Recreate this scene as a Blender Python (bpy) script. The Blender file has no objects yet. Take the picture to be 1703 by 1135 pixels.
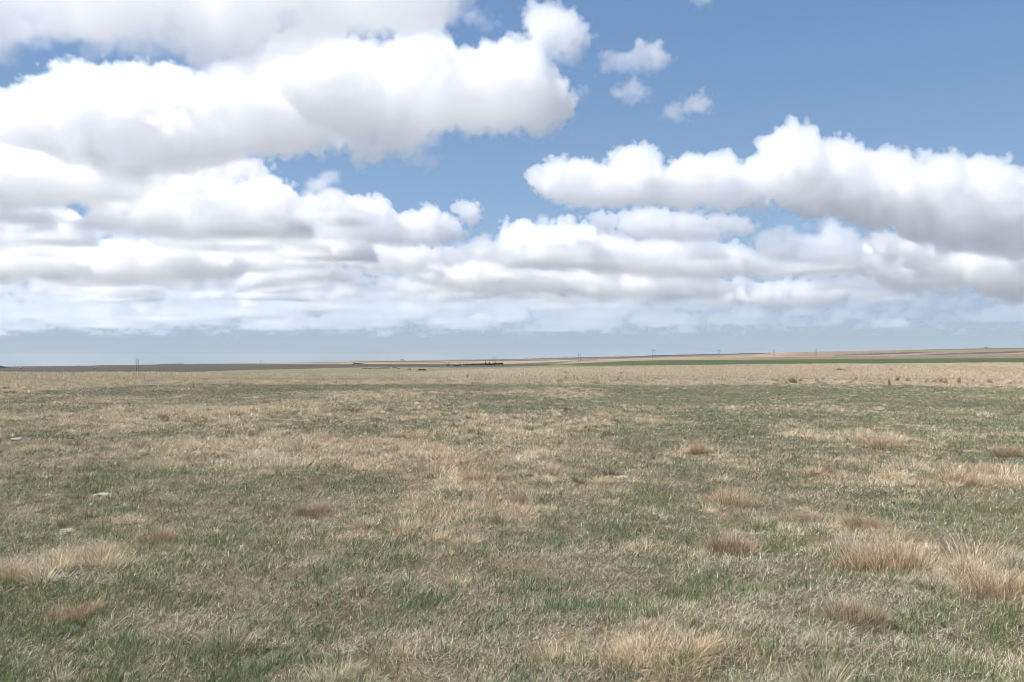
import bpy, bmesh, math, os
import numpy as np
from mathutils import Vector, Matrix, Euler

S = bpy.context.scene
COL = S.collection
R = math.radians
rng = np.random.default_rng(7)

# ------------------------------------------------------------------ camera
IW, IH = 1703.0, 1135.0
FPX = 1375.0                 # focal length in photo pixels
HOR = 598.0                  # photo row of the true horizon
EYE = 1.6
PITCH = math.atan((HOR - IH / 2) / FPX)
cam_d = bpy.data.cameras.new("camera")
cam = bpy.data.objects.new("camera", cam_d)
COL.objects.link(cam)
cam_d.sensor_width = 36.0
cam_d.lens = FPX / IW * 36.0
cam_d.clip_start = 0.1
cam_d.clip_end = 300000.0
cam.location = (0, 0, EYE)
cam.rotation_euler = (math.pi / 2 + PITCH, 0, 0)
S.camera = cam


def ray(px, py):
    """unit-forward direction (y = 1 in the level frame) of a photo pixel"""
    x = (px - IW / 2) / FPX
    z = (IH / 2 - py) / FPX
    c, s = math.cos(PITCH), math.sin(PITCH)
    v = np.array([x, c - z * s, s + z * c])
    return v / v[1]


def at(px, py, Y):
    d = ray(px, py) * Y
    return np.array([d[0], d[1], d[2] + EYE])


# ------------------------------------------------------------------ light
SUN_EL, SUN_AZ = 58.0, 262.0     # compass style: 0 = view direction (+Y), clockwise
w = bpy.data.worlds.new("World")
S.world = w
w.use_nodes = True
nt = w.node_tree
bg = nt.nodes["Background"]
sky = nt.nodes.new("ShaderNodeTexSky")
sky.sky_type = 'NISHITA'
sky.sun_disc = False
sky.sun_elevation = R(SUN_EL)
sky.sun_rotation = R(SUN_AZ)
sky.altitude = 900
sky.air_density = 1.0
sky.dust_density = 0.0
sky.ozone_density = 1.6
# towards the horizon the air is shaded by far rain clouds: a dull blue grey instead of the bright clear-sky rim
tc = nt.nodes.new("ShaderNodeTexCoord")
sep = nt.nodes.new("ShaderNodeSeparateXYZ")
nt.links.new(tc.outputs["Generated"], sep.inputs[0])
ramp = nt.nodes.new("ShaderNodeValToRGB")
nt.links.new(sep.outputs[2], ramp.inputs[0])
K = 1.0 / (0.085 * 2 ** 0.97)
cr = ramp.color_ramp
STOPS = [(0.0, (.38, .47, .57)), (0.035, (.38, .485, .62)), (0.11, (.33, .50, .72)), (0.20, (.265, .425, .665)), (0.38, (.15, .285, .52))]
while len(cr.elements) < len(STOPS):
    cr.elements.new(0.5)
for e_, (p_, c_) in zip(cr.elements, STOPS):
    e_.position = p_
    e_.color = tuple(v * K for v in c_) + (1,)
fac = nt.nodes.new("ShaderNodeMapRange")
nt.links.new(sep.outputs[2], fac.inputs[0])
fac.inputs[1].default_value, fac.inputs[2].default_value = 0.28, 0.55
fac.inputs[3].default_value, fac.inputs[4].default_value = 0.95, 0.0
mix = nt.nodes.new("ShaderNodeMix")
mix.data_type = 'RGBA'
nt.links.new(fac.outputs[0], mix.inputs[0])
nt.links.new(sky.outputs[0], mix.inputs[6])
nt.links.new(ramp.outputs[0], mix.inputs[7])
nt.links.new(mix.outputs[2], bg.inputs[0])
bg.inputs[1].default_value = 0.085
sd = bpy.data.lights.new("sun", 'SUN')
so = bpy.data.objects.new("sun", sd)
COL.objects.link(so)
sd.energy = 3.8
sd.angle = R(0.53)
sd.color = (1.0, 0.965, 0.91)
az, el = R(SUN_AZ), R(SUN_EL)
sdir = Vector((math.sin(az) * math.cos(el), math.cos(az) * math.cos(el), math.sin(el)))
so.rotation_euler = (-sdir).to_track_quat('-Z', 'Y').to_euler()
so.location = (0, 0, 60)
S.view_settings.view_transform = 'Standard'
S.view_settings.look = 'None'
S.view_settings.exposure = 0.97
S.view_settings.gamma = 1.0

# ------------------------------------------------------------------ render settings
S.render.engine = 'CYCLES'
cy = S.cycles
cy.use_denoising = not os.environ.get('NODN')
try:
    cy.denoiser = 'OPENIMAGEDENOISE'
    cy.denoising_input_passes = 'RGB_ALBEDO_NORMAL'
    cy.denoising_prefilter = os.environ.get('PF','ACCURATE')
except Exception:
    pass
cy.filter_width = 0.9
cy.use_adaptive_sampling = True
cy.adaptive_threshold = 0.012
cy.adaptive_min_samples = 32
cy.max_bounces = 80
cy.volume_bounces = int(os.environ.get('VB','64'))
cy.diffuse_bounces = 3
cy.transmission_bounces = 3
cy.transparent_max_bounces = 8
cy.volume_step_rate = float(os.environ.get('VS','2.5'))
cy.volume_max_steps = 256

# ------------------------------------------------------------------ clouds
def cloud_material(name="cloud_droplets", g_=0.70):
    m = bpy.data.materials.new(name)
    m.use_nodes = True
    t = m.node_tree
    t.nodes.clear()
    out = t.nodes.new("ShaderNodeOutputMaterial")
    pv = t.nodes.new("ShaderNodeVolumePrincipled")
    pv.inputs["Color"].default_value = (0.9975, 0.9975, 0.998, 1)
    pv.inputs["Density"].default_value = 1.0
    pv.inputs["Density Attribute"].default_value = "density"
    pv.inputs["Anisotropy"].default_value = g_
    t.links.new(pv.outputs[0], out.inputs["Volume"])
    return m


CLOUD_MAT = cloud_material()
MIST_MAT = cloud_material("rain_mist", 0.0)


class NG:
    """small helper to chain geometry nodes"""
    def __init__(self, name):
        self.t = bpy.data.node_groups.new(name, "GeometryNodeTree")
        self.t.interface.new_socket("Geometry", in_out='OUTPUT', socket_type='NodeSocketGeometry')
        self.out = self.t.nodes.new("NodeGroupOutput")

    def set(self, sock, v):
        if hasattr(v, "is_output"):
            self.t.links.new(v, sock)
        else:
            sock.default_value = v

    def math(self, op, *a):
        n = self.t.nodes.new("ShaderNodeMath")
        n.operation = op
        for i, v in enumerate(a):
            self.set(n.inputs[i], v)
        return n.outputs[0]

    def vec(self, op, a, b=None):
        n = self.t.nodes.new("ShaderNodeVectorMath")
        n.operation = op
        self.set(n.inputs[0], a)
        if b is not None:
            self.set(n.inputs['Scale'] if op == 'SCALE' else n.inputs[1], b)
        return n.outputs["Value"] if op in ('DISTANCE', 'LENGTH') else n.outputs[0]

    def pos(self):
        return self.t.nodes.new("GeometryNodeInputPosition").outputs[0]

    def noise(self, v, scale, detail=4.0, rough=0.55):
        n = self.t.nodes.new("ShaderNodeTexNoise")
        n.noise_dimensions = '3D'
        self.set(n.inputs["Vector"], v)
        n.inputs["Scale"].default_value = scale
        n.inputs["Detail"].default_value = detail
        n.inputs["Roughness"].default_value = rough
        return n.outputs[0]

    def noise_col(self, v, scale, detail=2.0, rough=0.5):
        return self.noise(v, scale, detail, rough).node.outputs[1]

    def voronoi(self, v, scale, detail=1.0, kind='SMOOTH_F1'):
        n = self.t.nodes.new("ShaderNodeTexVoronoi")
        n.voronoi_dimensions = '3D'
        n.feature = kind
        self.set(n.inputs["Vector"], v)
        n.inputs["Scale"].default_value = scale
        n.inputs["Detail"].default_value = detail
        n.inputs["Roughness"].default_value = 0.62
        if kind == 'SMOOTH_F1':
            n.inputs["Smoothness"].default_value = 0.25
        return n.outputs["Distance"]

    def maprange(self, v, a, b, c=0.0, d=1.0, kind='SMOOTHSTEP'):
        n = self.t.nodes.new("ShaderNodeMapRange")
        n.interpolation_type = kind
        n.clamp = True if kind == 'LINEAR' else n.clamp
        self.set(n.inputs[0], v)
        for i, x in enumerate((a, b, c, d)):
            self.set(n.inputs[1 + i], x)
        return n.outputs[0]

    def cube(self, density, mn, mx, res, mat):
        n = self.t.nodes.new("GeometryNodeVolumeCube")
        self.set(n.inputs["Density"], density)
        n.inputs["Min"].default_value = mn
        n.inputs["Max"].default_value = mx
        for k, v in zip("XYZ", res):
            n.inputs["Resolution " + k].default_value = int(v)
        sm = self.t.nodes.new("GeometryNodeSetMaterial")
        sm.inputs["Material"].default_value = mat
        self.t.links.new(n.outputs[0], sm.inputs[0])
        self.t.links.new(sm.outputs[0], self.out.inputs[0])


def inside(poly, X, Y):
    r = np.zeros(X.shape, bool)
    n = len(poly)
    for i in range(n):
        x0, y0 = poly[i]
        x1, y1 = poly[(i + 1) % n]
        if y0 == y1:
            continue
        c = ((y0 > Y) != (y1 > Y)) & (X < (x1 - x0) * (Y - y0) / (y1 - y0) + x0)
        r ^= c
    return r


def edge_dist(poly, X, Y):
    d = np.full(X.shape, 1e9)
    n = len(poly)
    for i in range(n):
        a = np.array(poly[i], float)
        b = np.array(poly[(i + 1) % n], float)
        ab = b - a
        t = np.clip(((X - a[0]) * ab[0] + (Y - a[1]) * ab[1]) / (ab @ ab + 1e-9), 0, 1)
        d = np.minimum(d, np.hypot(X - a[0] - t * ab[0], Y - a[1] - t * ab[1]))
    return d


def pack(poly, rmin, rmax, nmax, rg):
    P = np.array(poly, float)
    st = max(1.5, math.sqrt((np.ptp(P[:, 0]) * np.ptp(P[:, 1])) / 12000))
    X, Y = np.meshgrid(np.arange(P[:, 0].min(), P[:, 0].max(), st), np.arange(P[:, 1].min(), P[:, 1].max(), st))
    X = X + rg.uniform(-.4, .4, X.shape) * st
    Y = Y + rg.uniform(-.4, .4, Y.shape) * st
    m = inside(poly, X, Y)
    d = np.where(m, edge_dist(poly, X, Y), 0)
    free = m.copy()
    out = []
    while len(out) < nmax:
        dd = np.where(free, np.minimum(d, rmax) + rg.uniform(0, 2.0, d.shape), 0)
        k = np.argmax(dd)
        i, j = np.unravel_index(k, d.shape)
        r = min(d[i, j], rmax)
        if r < rmin or dd[i, j] <= 0:
            break
        out.append((X[i, j], Y[i, j], r))
        free &= np.hypot(X - X[i, j], Y - Y[i, j]) > 0.82 * r
    return out


def make_cloud(label, poly, D, seed, vox=30., rmax=60, nmax=46, rough=1.0, dens=0.0145, grow=1.5, deep=1.5, edge=None, soft=1.0):
    """a cumulus: balls packed inside an outline at its own distance, given depth, then broken up by noise"""
    rg = np.random.default_rng(seed)
    mpp = D / FPX                                   # metres per photo pixel at that distance
    balls = pack(poly, 3.0, rmax, nmax, rg)
    g = NG("cloud_%d" % seed)
    vox *= 0.62
    p = g.pos()
    off = tuple(rg.uniform(-50000, 50000, 3))
    pn = g.vec('ADD', p, off)
    rm = np.median([b[2] for b in balls]) * mpp
    # domain warp, then union of balls
    F = None
    mn = np.full(3, 1e9)
    mx = -mn
    centre = at(np.mean([b[0] for b in balls]), np.mean([b[1] for b in balls]), D)
    sc = g.vec('MULTIPLY', p, (1, 1 / deep, 1))
    for (x, y, r) in balls:
        Yd = D + rg.uniform(-0.5, 0.5) * 1.4 * rm * deep
        c = at(x, y, Yd) - centre
        rr = (r + grow) * Yd / FPX * 1.04
        mn = np.minimum(mn, c - rr * np.array([1, deep, 1]))
        mx = np.maximum(mx, c + rr * np.array([1, deep, 1]))
        d = g.vec('DISTANCE', sc, (c[0], c[1] / deep, c[2]))
        f = g.math('SUBTRACT', rr, d)
        F = f if F is None else g.math('SMOOTH_MAX', F, f, rr * 0.12)
    rb = max(b[2] for b in balls) * mpp
    A = min(max(rm * 1.2, 15 * mpp), 0.75 * rb) * rough
    warp = g.vec('SUBTRACT', g.noise_col(pn, 1 / (0.9 * A), 2.0, 0.5), (0.5, 0.5, 0.5))
    pw = g.vec('ADD', pn, g.vec('SCALE', warp, 0.45 * A))
    n1 = g.math('SUBTRACT', g.noise(pn, 1 / (2.6 * A), 6.0, 0.56), 0.5)
    v1 = g.math('SUBTRACT', 0.40, g.voronoi(pw, 1 / (1.25 * A), 0.0))
    v2 = g.math('SUBTRACT', 0.40, g.voronoi(pw, 1 / (0.5 * A), 0.0, 'SMOOTH_F1'))
    N = g.math('ADD', g.math('MULTIPLY', n1, 3.5 * A), g.math('ADD', g.math('MULTIPLY', v1, 1.35 * A), g.math('MULTIPLY', v2, 0.40 * A)))
    d = g.math('ADD', g.math('ADD', F, N), 0.17 * A)
    z = g.t.nodes.new("ShaderNodeSeparateXYZ")
    g.t.links.new(p, z.inputs[0])
    e0 = (edge or max(1.2 * vox, 0.05 * A)) * soft
    zlo = float(np.percentile([b[1] + b[2] for b in balls], 80))
    zb = (at(0, zlo, D) - centre)[2]
    e = g.maprange(z.outputs[2], zb, zb + 2.5 * A, e0 * 5.0, e0, 'LINEAR')
    rho = g.math('MULTIPLY', g.maprange(g.math('DIVIDE', d, e), 0.0, 1.0, 0, 1, 'LINEAR'), dens)
    rho = g.math('MULTIPLY', rho, g.maprange(d, 0.5 * A, 2.0 * A, 1.0, 0.14, 'LINEAR'))      # dense rind, thinner heart
    rho = g.math('MULTIPLY', rho, g.maprange(z.outputs[2], zb - A, zb + 3.0 * A, 0.32, 1.0, 'LINEAR'))
    pad = 0.75 * A
    mn -= pad
    mx += pad
    res = np.maximum((mx - mn) / np.array([vox, vox * 1.25, vox]), 6)
    g.cube(rho, mn, mx, np.ceil(res), CLOUD_MAT)
    me = bpy.data.meshes.new("cloud")
    o = bpy.data.objects.new("cloud", me)
    COL.objects.link(o)
    o.location = centre
    md = o.modifiers.new("volume", 'NODES')
    md.node_group = g.t
    o["kind"] = "structure"
    o["label"] = label
    o["category"] = "cloud"
    return o


def cloud_field(label, x0, x1, y0, y1, zb, zt, seed, cell, cov, vox, dens, mist=0.0, edge=1.0, clip_az=None, az_soft=0.12, far_cut=None):
    """a broken deck of flat-based cumulus, each lump thrown up by noise"""
    rg = np.random.default_rng(seed)
    g = NG("cloud_field_%d" % seed)
    p = g.pos()
    pn = g.vec('ADD', p, tuple(rg.uniform(-90000, 90000, 3)))
    z = g.t.nodes.new("ShaderNodeSeparateXYZ")
    g.t.links.new(p, z.inputs[0])
    flat = g.vec('MULTIPLY', pn, (1, 0.8, 0.0))
    big = g.noise(flat, 1 / cell, 3.0, 0.55)
    h = g.math('SUBTRACT', big, 1.0 - cov)                       # > 0 inside a cloud
    zbn = g.math('MULTIPLY', g.math('SUBTRACT', g.noise(flat, 1 / (cell * 2.3), 2.0, 0.5), 0.5), 420.0)
    if clip_az:                                                  # thins out to one side of the sky
        a = g.math('DIVIDE', z.outputs[0], z.outputs[1])
        h = g.math('SUBTRACT', h, g.maprange(a, clip_az[0], clip_az[1], 0.0, clip_az[2], 'LINEAR'))
    if far_cut:
        h = g.math('SUBTRACT', h, g.maprange(z.outputs[1], far_cut[0], far_cut[1], 0.0, 0.5, 'LINEAR'))
    th = zt - zb
    body = g.math('MULTIPLY', h, 4.2 * th)                       # local cloud height
    up = g.math('SUBTRACT', g.math('SUBTRACT', z.outputs[2], zbn), zb)
    F = g.math('SUBTRACT', body, up)
    A = 0.40 * th
    n1 = g.math('SUBTRACT', g.noise(pn, 1 / (2.4 * A), 4.0, 0.55), 0.5)
    v1 = g.math('SUBTRACT', 0.42, g.voronoi(pn, 1 / (1.5 * A), 1.0))
    d = g.math('ADD', F, g.math('ADD', g.math('MULTIPLY', n1, 3.2 * A), g.math('MULTIPLY', v1, 1.7 * A)))
    e = max(1.2 * vox, 0.1 * th) * edge
    d = g.math('MINIMUM', d, g.math('MULTIPLY', up, 1.0))
    rho = g.math('MULTIPLY', g.maprange(d, 0.0, e, 0, 1, 'LINEAR'), dens)
    if mist:                                                     # thin bright mist between the lumps
        mm = g.math('MULTIPLY', g.maprange(z.outputs[2], zb - 170, zb + 500, 0, mist, 'LINEAR'), g.maprange(z.outputs[2], zt, zt + 300, 1, 0, 'LINEAR'))
        rho = g.math('ADD', rho, g.math('MULTIPLY', mm, g.maprange(big, .3, .6, .3, 1.3, 'LINEAR')))
    mn, mx = np.array([x0, y0, zb - 170]), np.array([x1, y1, zt + 300])
    res = (mx - mn) / np.array([vox, vox * 1.3, vox * 0.6])
    g.cube(rho, mn, mx, np.ceil(res), CLOUD_MAT)
    o = bpy.data.objects.new("cloud_deck", bpy.data.meshes.new("cloud_deck"))
    COL.objects.link(o)
    md = o.modifiers.new("volume", 'NODES')
    md.node_group = g.t
    o["kind"] = "structure"
    o["label"] = label
    return o


def rain_veil(label, x0, x1, y0, y1, z0, z1, seed, dens, clip_az):
    """far curtains of falling rain and mist under the deck"""
    rg = np.random.default_rng(seed)
    g = NG("rain_veil")
    p = g.pos()
    pn = g.vec('ADD', g.vec('MULTIPLY', p, (1, .3, .12)), tuple(rg.uniform(-9e4, 9e4, 3)))
    z = g.t.nodes.new("ShaderNodeSeparateXYZ")
    g.t.links.new(p, z.inputs[0])
    n_ = g.maprange(g.noise(pn, 1 / 7000., 3.0, .55), .36, .66, .15, 1.0)
    a = g.math('DIVIDE', z.outputs[0], z.outputs[1])
    rho = g.math('MULTIPLY', g.math('MULTIPLY', n_, g.maprange(a, clip_az[0], clip_az[1], 1.0, .25, 'LINEAR')), dens)
    rho = g.math('MULTIPLY', rho, g.maprange(z.outputs[2], z1 - 500, z1, 1, 0, 'LINEAR'))
    mn, mx = np.array([x0, y0, z0]), np.array([x1, y1, z1])
    g.cube(rho, mn, mx, np.ceil((mx - mn) / np.array([500, 1500, 150.])), MIST_MAT)
    o = bpy.data.objects.new("rain", bpy.data.meshes.new("rain"))
    COL.objects.link(o)
    o.modifiers.new("volume", 'NODES').node_group = g.t
    o["kind"] = "stuff"
    o["label"] = label
    return o


CLOUDS = [
 ("wide cloud with grey base across the upper left", [(-260,-170),(780,-170),(757,18),(700,52),(560,60),(480,112),(400,124),(330,120),(250,106),(215,72),(150,78),(95,62),(45,70),(-60,76),(-260,70)], 4600, dict(vox=24., rmax=75, nmax=64, deep=1.8, grow=8., rough=.8, dens=.0065)),
 ("tall billowing cloud above the middle with drooping lower lobe", [(430,95),(470,60),(560,50),(640,85),(672,45),(742,52),(765,95),(800,75),(838,72),(890,82),(932,132),(962,190),(930,222),(860,215),(760,215),(705,240),(745,275),(720,285),(650,262),(592,288),(560,232),(490,195)], 6600, dict(vox=23., rmax=62, nmax=60, rough=.85)),
 ("broad domed cloud on the upper left", [(-20,165),(70,150),(88,122),(150,104),(205,120),(280,108),(330,135),(400,112),(450,135),(510,165),(600,225),(560,250),(480,262),(390,270),(350,285),(270,305),(150,300),(40,240),(-40,225)], 7600, dict(vox=26., rmax=60, nmax=60, rough=.85)),
 ("white cloud joining the upper left clouds to the middle one", [(300,130),(400,108),(470,92),(560,90),(640,120),(650,190),(590,235),(500,215),(420,180),(340,170)], 7100, dict(vox=28., rmax=50, nmax=40, rough=.9)),
 ("pale ragged bank filling the left under the domed cloud", [(-120,268),(60,262),(160,280),(280,276),(400,262),(450,284),(400,300),(300,322),(120,340),(-120,350)], 9200, dict(rmax=40, nmax=46)),
 ("ragged grey cloud at the left edge", [(-120,222),(60,230),(200,252),(350,262),(470,258),(430,296),(330,288),(264,296),(250,330),(140,340),(80,348),(-120,356)], 8600, dict(rmax=45)),
 ("bright cloud with long flat base left of the middle", [(262,300),(345,272),(392,308),(440,290),(490,310),(506,345),(480,372),(400,382),(330,386),(250,372),(150,346),(200,312)], 9800, dict(rmax=42)),
 ("grey shaded cloud low at the left edge", [(-140,352),(80,345),(130,360),(166,385),(140,402),(60,408),(-140,415)], 10500, dict(rmax=30)),
 ("low bright cloud left of the middle with flat base", [(430,372),(505,332),(580,324),(640,330),(662,356),(730,350),(772,376),(775,402),(700,412),(600,407),(500,396)], 11500, dict(rmax=36)),
 ("small ragged puff beside the low bright cloud", [(752,345),(772,332),(792,340),(802,380),(786,388),(768,366)], 11000, dict(rmax=20, rough=.8)),
 ("long thin cloud under the low bright cloud", [(470,424),(560,402),(640,404),(770,415),(776,440),(680,452),(540,447)], 14000, dict(rmax=26, vox=36.)),
 ("ragged puff right of the tall billowing cloud", [(880,-4),(935,8),(965,40),(992,64),(962,110),(930,116),(890,85),(868,40)], 6000, dict(rmax=40, vox=22., dens=.013, soft=1.5, grow=1.)),
 ("thin wispy strip in the clear upper sky", [(990,100),(1040,92),(1090,80),(1112,95),(1110,112),(1050,119),(1000,116)], 6400, dict(rmax=17, vox=20., dens=.016, soft=1.4, grow=5., rough=1.55)),
 ("tiny round puff in the clear upper sky", [(1020,155),(1050,134),(1080,148),(1070,166),(1035,166)], 6800, dict(rmax=17, vox=20., dens=.016, soft=1.4, grow=5., rough=1.55)),
 ("small slanting wisp in the clear upper sky", [(1095,203),(1120,172),(1160,160),(1190,170),(1180,187),(1120,197)], 7200, dict(rmax=17, vox=20., dens=.016, soft=1.4, grow=5., rough=1.55)),
 ("faint torn wisp near the top centre", [(770,30),(800,22),(840,34),(850,46),(800,48),(775,42)], 6200, dict(rmax=14, vox=20., dens=.010, soft=1.8, grow=3., rough=1.6)),
 ("faint scrap of cloud beside the tall billowing cloud", [(948,160),(965,148),(985,146),(980,158),(958,170)], 6600, dict(rmax=10, vox=20., dens=.010, soft=1.8, grow=3., rough=1.6)),
 ("scrap of cloud at the top edge right of centre", [(1140,-12),(1190,-14),(1186,6),(1164,14),(1148,8)], 6000, dict(rmax=14, vox=20., dens=.014, soft=1.5, grow=2., rough=1.3)),
 ("long lobed cloud right of the middle", [(868,292),(905,266),(960,270),(1022,282),(1014,250),(1050,238),(1085,255),(1100,276),(1150,262),(1200,254),(1245,285),(1270,320),(1292,348),(1240,356),(1130,350),(1040,345),(950,346),(900,325)], 9600, dict(vox=27., rmax=42, nmax=56)),
 ("towering cloud with shaded flank on the right", [(1252,255),(1280,220),(1320,208),(1362,230),(1395,238),(1440,255),(1500,262),(1600,266),(1640,262),(1703,290),(1860,300),(1860,450),(1703,442),(1600,425),(1490,392),(1430,362),(1330,345),(1270,315)], 9200, dict(vox=27., rmax=55, nmax=64)),
 ("flat based cloud below the long lobed cloud", [(970,357),(1080,350),(1200,360),(1282,376),(1220,396),(1100,402),(1030,396),(990,376)], 11500, dict(rmax=26)),
 ("hazy cloud bank right of the middle", [(828,370),(900,376),(960,366),(1000,392),(1100,402),(1200,404),(1300,432),(1312,452),(1200,468),(1000,460),(840,440)], 13500, dict(rmax=32, vox=36.)),
 ("lens shaped cloud low on the right", [(1372,432),(1440,404),(1500,410),(1560,440),(1612,462),(1590,492),(1500,492),(1460,466)], 14500, dict(rmax=30, vox=36.)),
 ("white bank spreading below the towering cloud at the right edge", [(1440,376),(1560,396),(1703,390),(1880,400),(1880,515),(1703,500),(1610,486),(1540,450),(1470,420)], 11500, dict(rmax=40, nmax=50)),
 ("pale thin veil between the right hand clouds", [(1220,408),(1320,402),(1460,398),(1500,440),(1480,474),(1380,470),(1290,462)], 16500, dict(rmax=28, vox=45., dens=.003, soft=3.)),
 ("small puff low on the right", [(1436,492),(1450,484),(1472,498),(1466,508),(1442,506)], 17000, dict(rmax=12, vox=36.)),
 ("flat puffs low at the right edge", [(1632,496),(1660,486),(1690,494),(1760,490),(1760,506),(1650,504)], 17000, dict(rmax=12, vox=36.)),
 ("white bank in the centre under the blue gap", [(700,445),(830,420),(1000,450),(1180,466),(1290,480),(1180,500),(1000,500),(820,480),(700,470)], 15500, dict(rmax=30, vox=40.)),
 ("bright bank on the left below the grey shaded cloud", [(-140,420),(60,412),(200,404),(330,396),(440,420),(480,450),(330,470),(150,470),(-140,470)], 12500, dict(rmax=36, vox=36., nmax=56)),
 ("low flat cloud over the right fields", [(1165,484),(1300,465),(1400,480),(1434,500),(1300,517),(1180,507)], 19000, dict(rmax=18, vox=45.)),
]
# ------------------------------------------------------------------ value noise in numpy
def _hash(ix, iy, seed):
    h = (ix.astype(np.int64) * 374761393 + iy.astype(np.int64) * 668265263 + seed * 974634777) & 0x7fffffff
    h = ((h ^ (h >> 13)) * 1274126177) & 0x7fffffff
    return ((h ^ (h >> 16)) & 0xffff) / 65535.0


def vnoise(x, y, seed):
    x, y = np.asarray(x, float), np.asarray(y, float)
    ix, iy = np.floor(x), np.floor(y)
    fx, fy = x - ix, y - iy
    fx, fy = fx * fx * (3 - 2 * fx), fy * fy * (3 - 2 * fy)
    a, b = _hash(ix, iy, seed), _hash(ix + 1, iy, seed)
    c, d = _hash(ix, iy + 1, seed), _hash(ix + 1, iy + 1, seed)
    return (a + (b - a) * fx) * (1 - fy) + (c + (d - c) * fx) * fy


def fbm(x, y, seed, octv=4, gain=0.5):
    s, a, t = 0, 1, 0
    for o in range(octv):
        s = s + a * vnoise(x * 2 ** o + 17.3 * o, y * 2 ** o - 9.1 * o, seed + o)
        t += a
        a *= gain
    return s / t


def sstep(x, a, b):
    t = np.clip((np.asarray(x, float) - a) / (b - a), 0, 1)
    return t * t * (3 - 2 * t)


def lin(c):
    c = np.asarray(c, float) / 255.0
    return np.where(c <= 0.04045, c / 12.92, ((c + 0.055) / 1.055) ** 2.4)


LIGHT = np.array([2.0, 2.0, 2.0])      # what a flat sunlit white sheet renders at: picture colour -> pigment


def pig(*c):
    return lin(c) / LIGHT


# ------------------------------------------------------------------ lie of the land
def prof(pts):
    P = np.array(pts, float)
    return lambda px: np.interp(px, P[:, 0], P[:, 1])


R_CREST = prof([(0, 619), (230, 619.5), (430, 622.5), (550, 622.5), (620, 621.5), (700, 619), (760, 616), (850, 613), (900, 612), (1000, 611), (1100, 608.5), (1270, 606), (1450, 605), (1703, 603)])
R_MID = prof([(0, 618), (100, 618.8), (230, 619), (320, 618), (430, 615), (620, 611.5), (760, 612), (840, 610.5), (900, 608.4), (960, 604.5), (1040, 601), (1100, 599.5), (1270, 598.6), (1450, 597), (1703, 595.5)])
R_FAR = prof([(0, 611), (126, 609.5), (300, 607.5), (430, 606.5), (520, 606), (760, 606), (840, 605.8), (900, 605), (960, 601.5), (1040, 598.5), (1100, 597), (1270, 594), (1400, 592), (1703, 588)])
R_SKY = prof([(0, 610), (38, 609.5), (126, 608.5), (227, 607), (303, 606), (353, 605.3), (430, 604.4), (520, 603), (620, 600.8), (720, 600), (780, 598.9), (850, 599), (940, 597.5), (1040, 596), (1100, 594), (1200, 591.5), (1270, 589), (1300, 586.6), (1370, 585), (1450, 583.5), (1520, 582), (1560, 581), (1640, 579.5), (1703, 578.5)])
R_RIDGE = prof([(0, 612), (600, 601.8), (780, 598.2), (850, 597.6), (940, 594.7), (1040, 592.9), (1100, 591), (1200, 588.8), (1270, 587.3), (1350, 586.7), (1703, 583)])
Y_CREST = prof([(0, 105), (430, 95), (550, 95), (700, 105), (850, 130), (1000, 150), (1270, 185), (1703, 230)])


def eff_px(th):
    """photo column of a bearing; held constant outside the frame, closed behind the camera"""
    lim = math.atan((IW / 2 + 60) / FPX)
    t = np.clip(th, -lim, lim)
    px = IW / 2 + FPX * np.tan(t)
    back = sstep(np.abs(th), 2.0, math.pi)
    return np.clip(px, 0, IW) * (1 - back) + (IW / 2) * back


def row_z(row, Y):
    z = (IH / 2 - row) / FPX
    c, s = math.cos(PITCH), math.sin(PITCH)
    return EYE + Y * (s + z * c) / (c - z * s)


def bumps(x, y):
    r = np.hypot(x, y)
    f = 0.10 * (fbm(x / 1.5, y / 1.5, 3, 2) - 0.5) + 0.085 * (fbm(x / .42, y / .42, 4, 2) - .5) * sstep(30 - r, 0, 12) + 0.16 * (fbm(x / 9.0, y / 9.0, 9, 2) - 0.5)
    return f * sstep(r, 0.5, 5.0) * (1 - sstep(r, 70, 110))


def land(x, y):
    x, y = np.asarray(x, float), np.asarray(y, float)
    r = np.minimum(np.hypot(x, y), 23999.0)
    th = np.arctan2(x, y)
    px = eff_px(th)
    k = np.cos(np.arctan((px - IW / 2) / FPX))          # forward share of the distance
    yc = Y_CREST(px)
    wob = lambda s, a, sc: a * (fbm(th * sc, r * 0 + s, 40 + s, 3) - 0.5)
    rows = [R_CREST(px) + wob(1, 1.0, 60),
            R_CREST(px) + 2.0,
            np.maximum(R_MID(px), 0) + wob(2, .5, 30),
            R_FAR(px) + wob(3, .5, 40),
            R_SKY(px) + wob(4, .8, 70),
            R_SKY(px) + 3.0,
            R_RIDGE(px) + wob(5, .9, 90),
            R_RIDGE(px) + 4.0]
    rr = [yc / k, 480 + 0 * r, 1250 + 0 * r, 2500 + 0 * r, 6000 + 0 * r, 7200 + 0 * r, 10500 + 0 * r, 15000 + 0 * r]
    zs = [row_z(a, b * k) for a, b in zip(rows, rr)]
    # flat field from the camera to ~45 % of the crest distance, then a slow rise or fall to the crest
    rr = [0 * r, rr[0] * 0.45] + rr + [24000 + 0 * r]
    zs = [0 * r, 0 * r] + zs + [row_z(np.maximum(R_RIDGE(px), R_SKY(px)) + 9, 24000 * k)]
    z = np.zeros_like(r)
    for i in range(len(rr) - 1):
        a, b = rr[i], rr[i + 1]
        t = np.clip((r - a) / (b - a), 0, 1)
        if i == 1:
            t = t * t * (2 - t)
        m = (r >= a) & (r < b)
        z = np.where(m, zs[i] + (zs[i + 1] - zs[i]) * t, z)
    # the back of the crest falls away quickly so that the valley starts hidden
    d = (r - rr[2]) / (rr[3] - rr[2])
    z = np.where((d > 0) & (d < 1), z - 2.5 * np.sin(np.pi * np.clip(d, 0, 1)) ** 0.7, z)
    return z + bumps(x, y)


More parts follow.
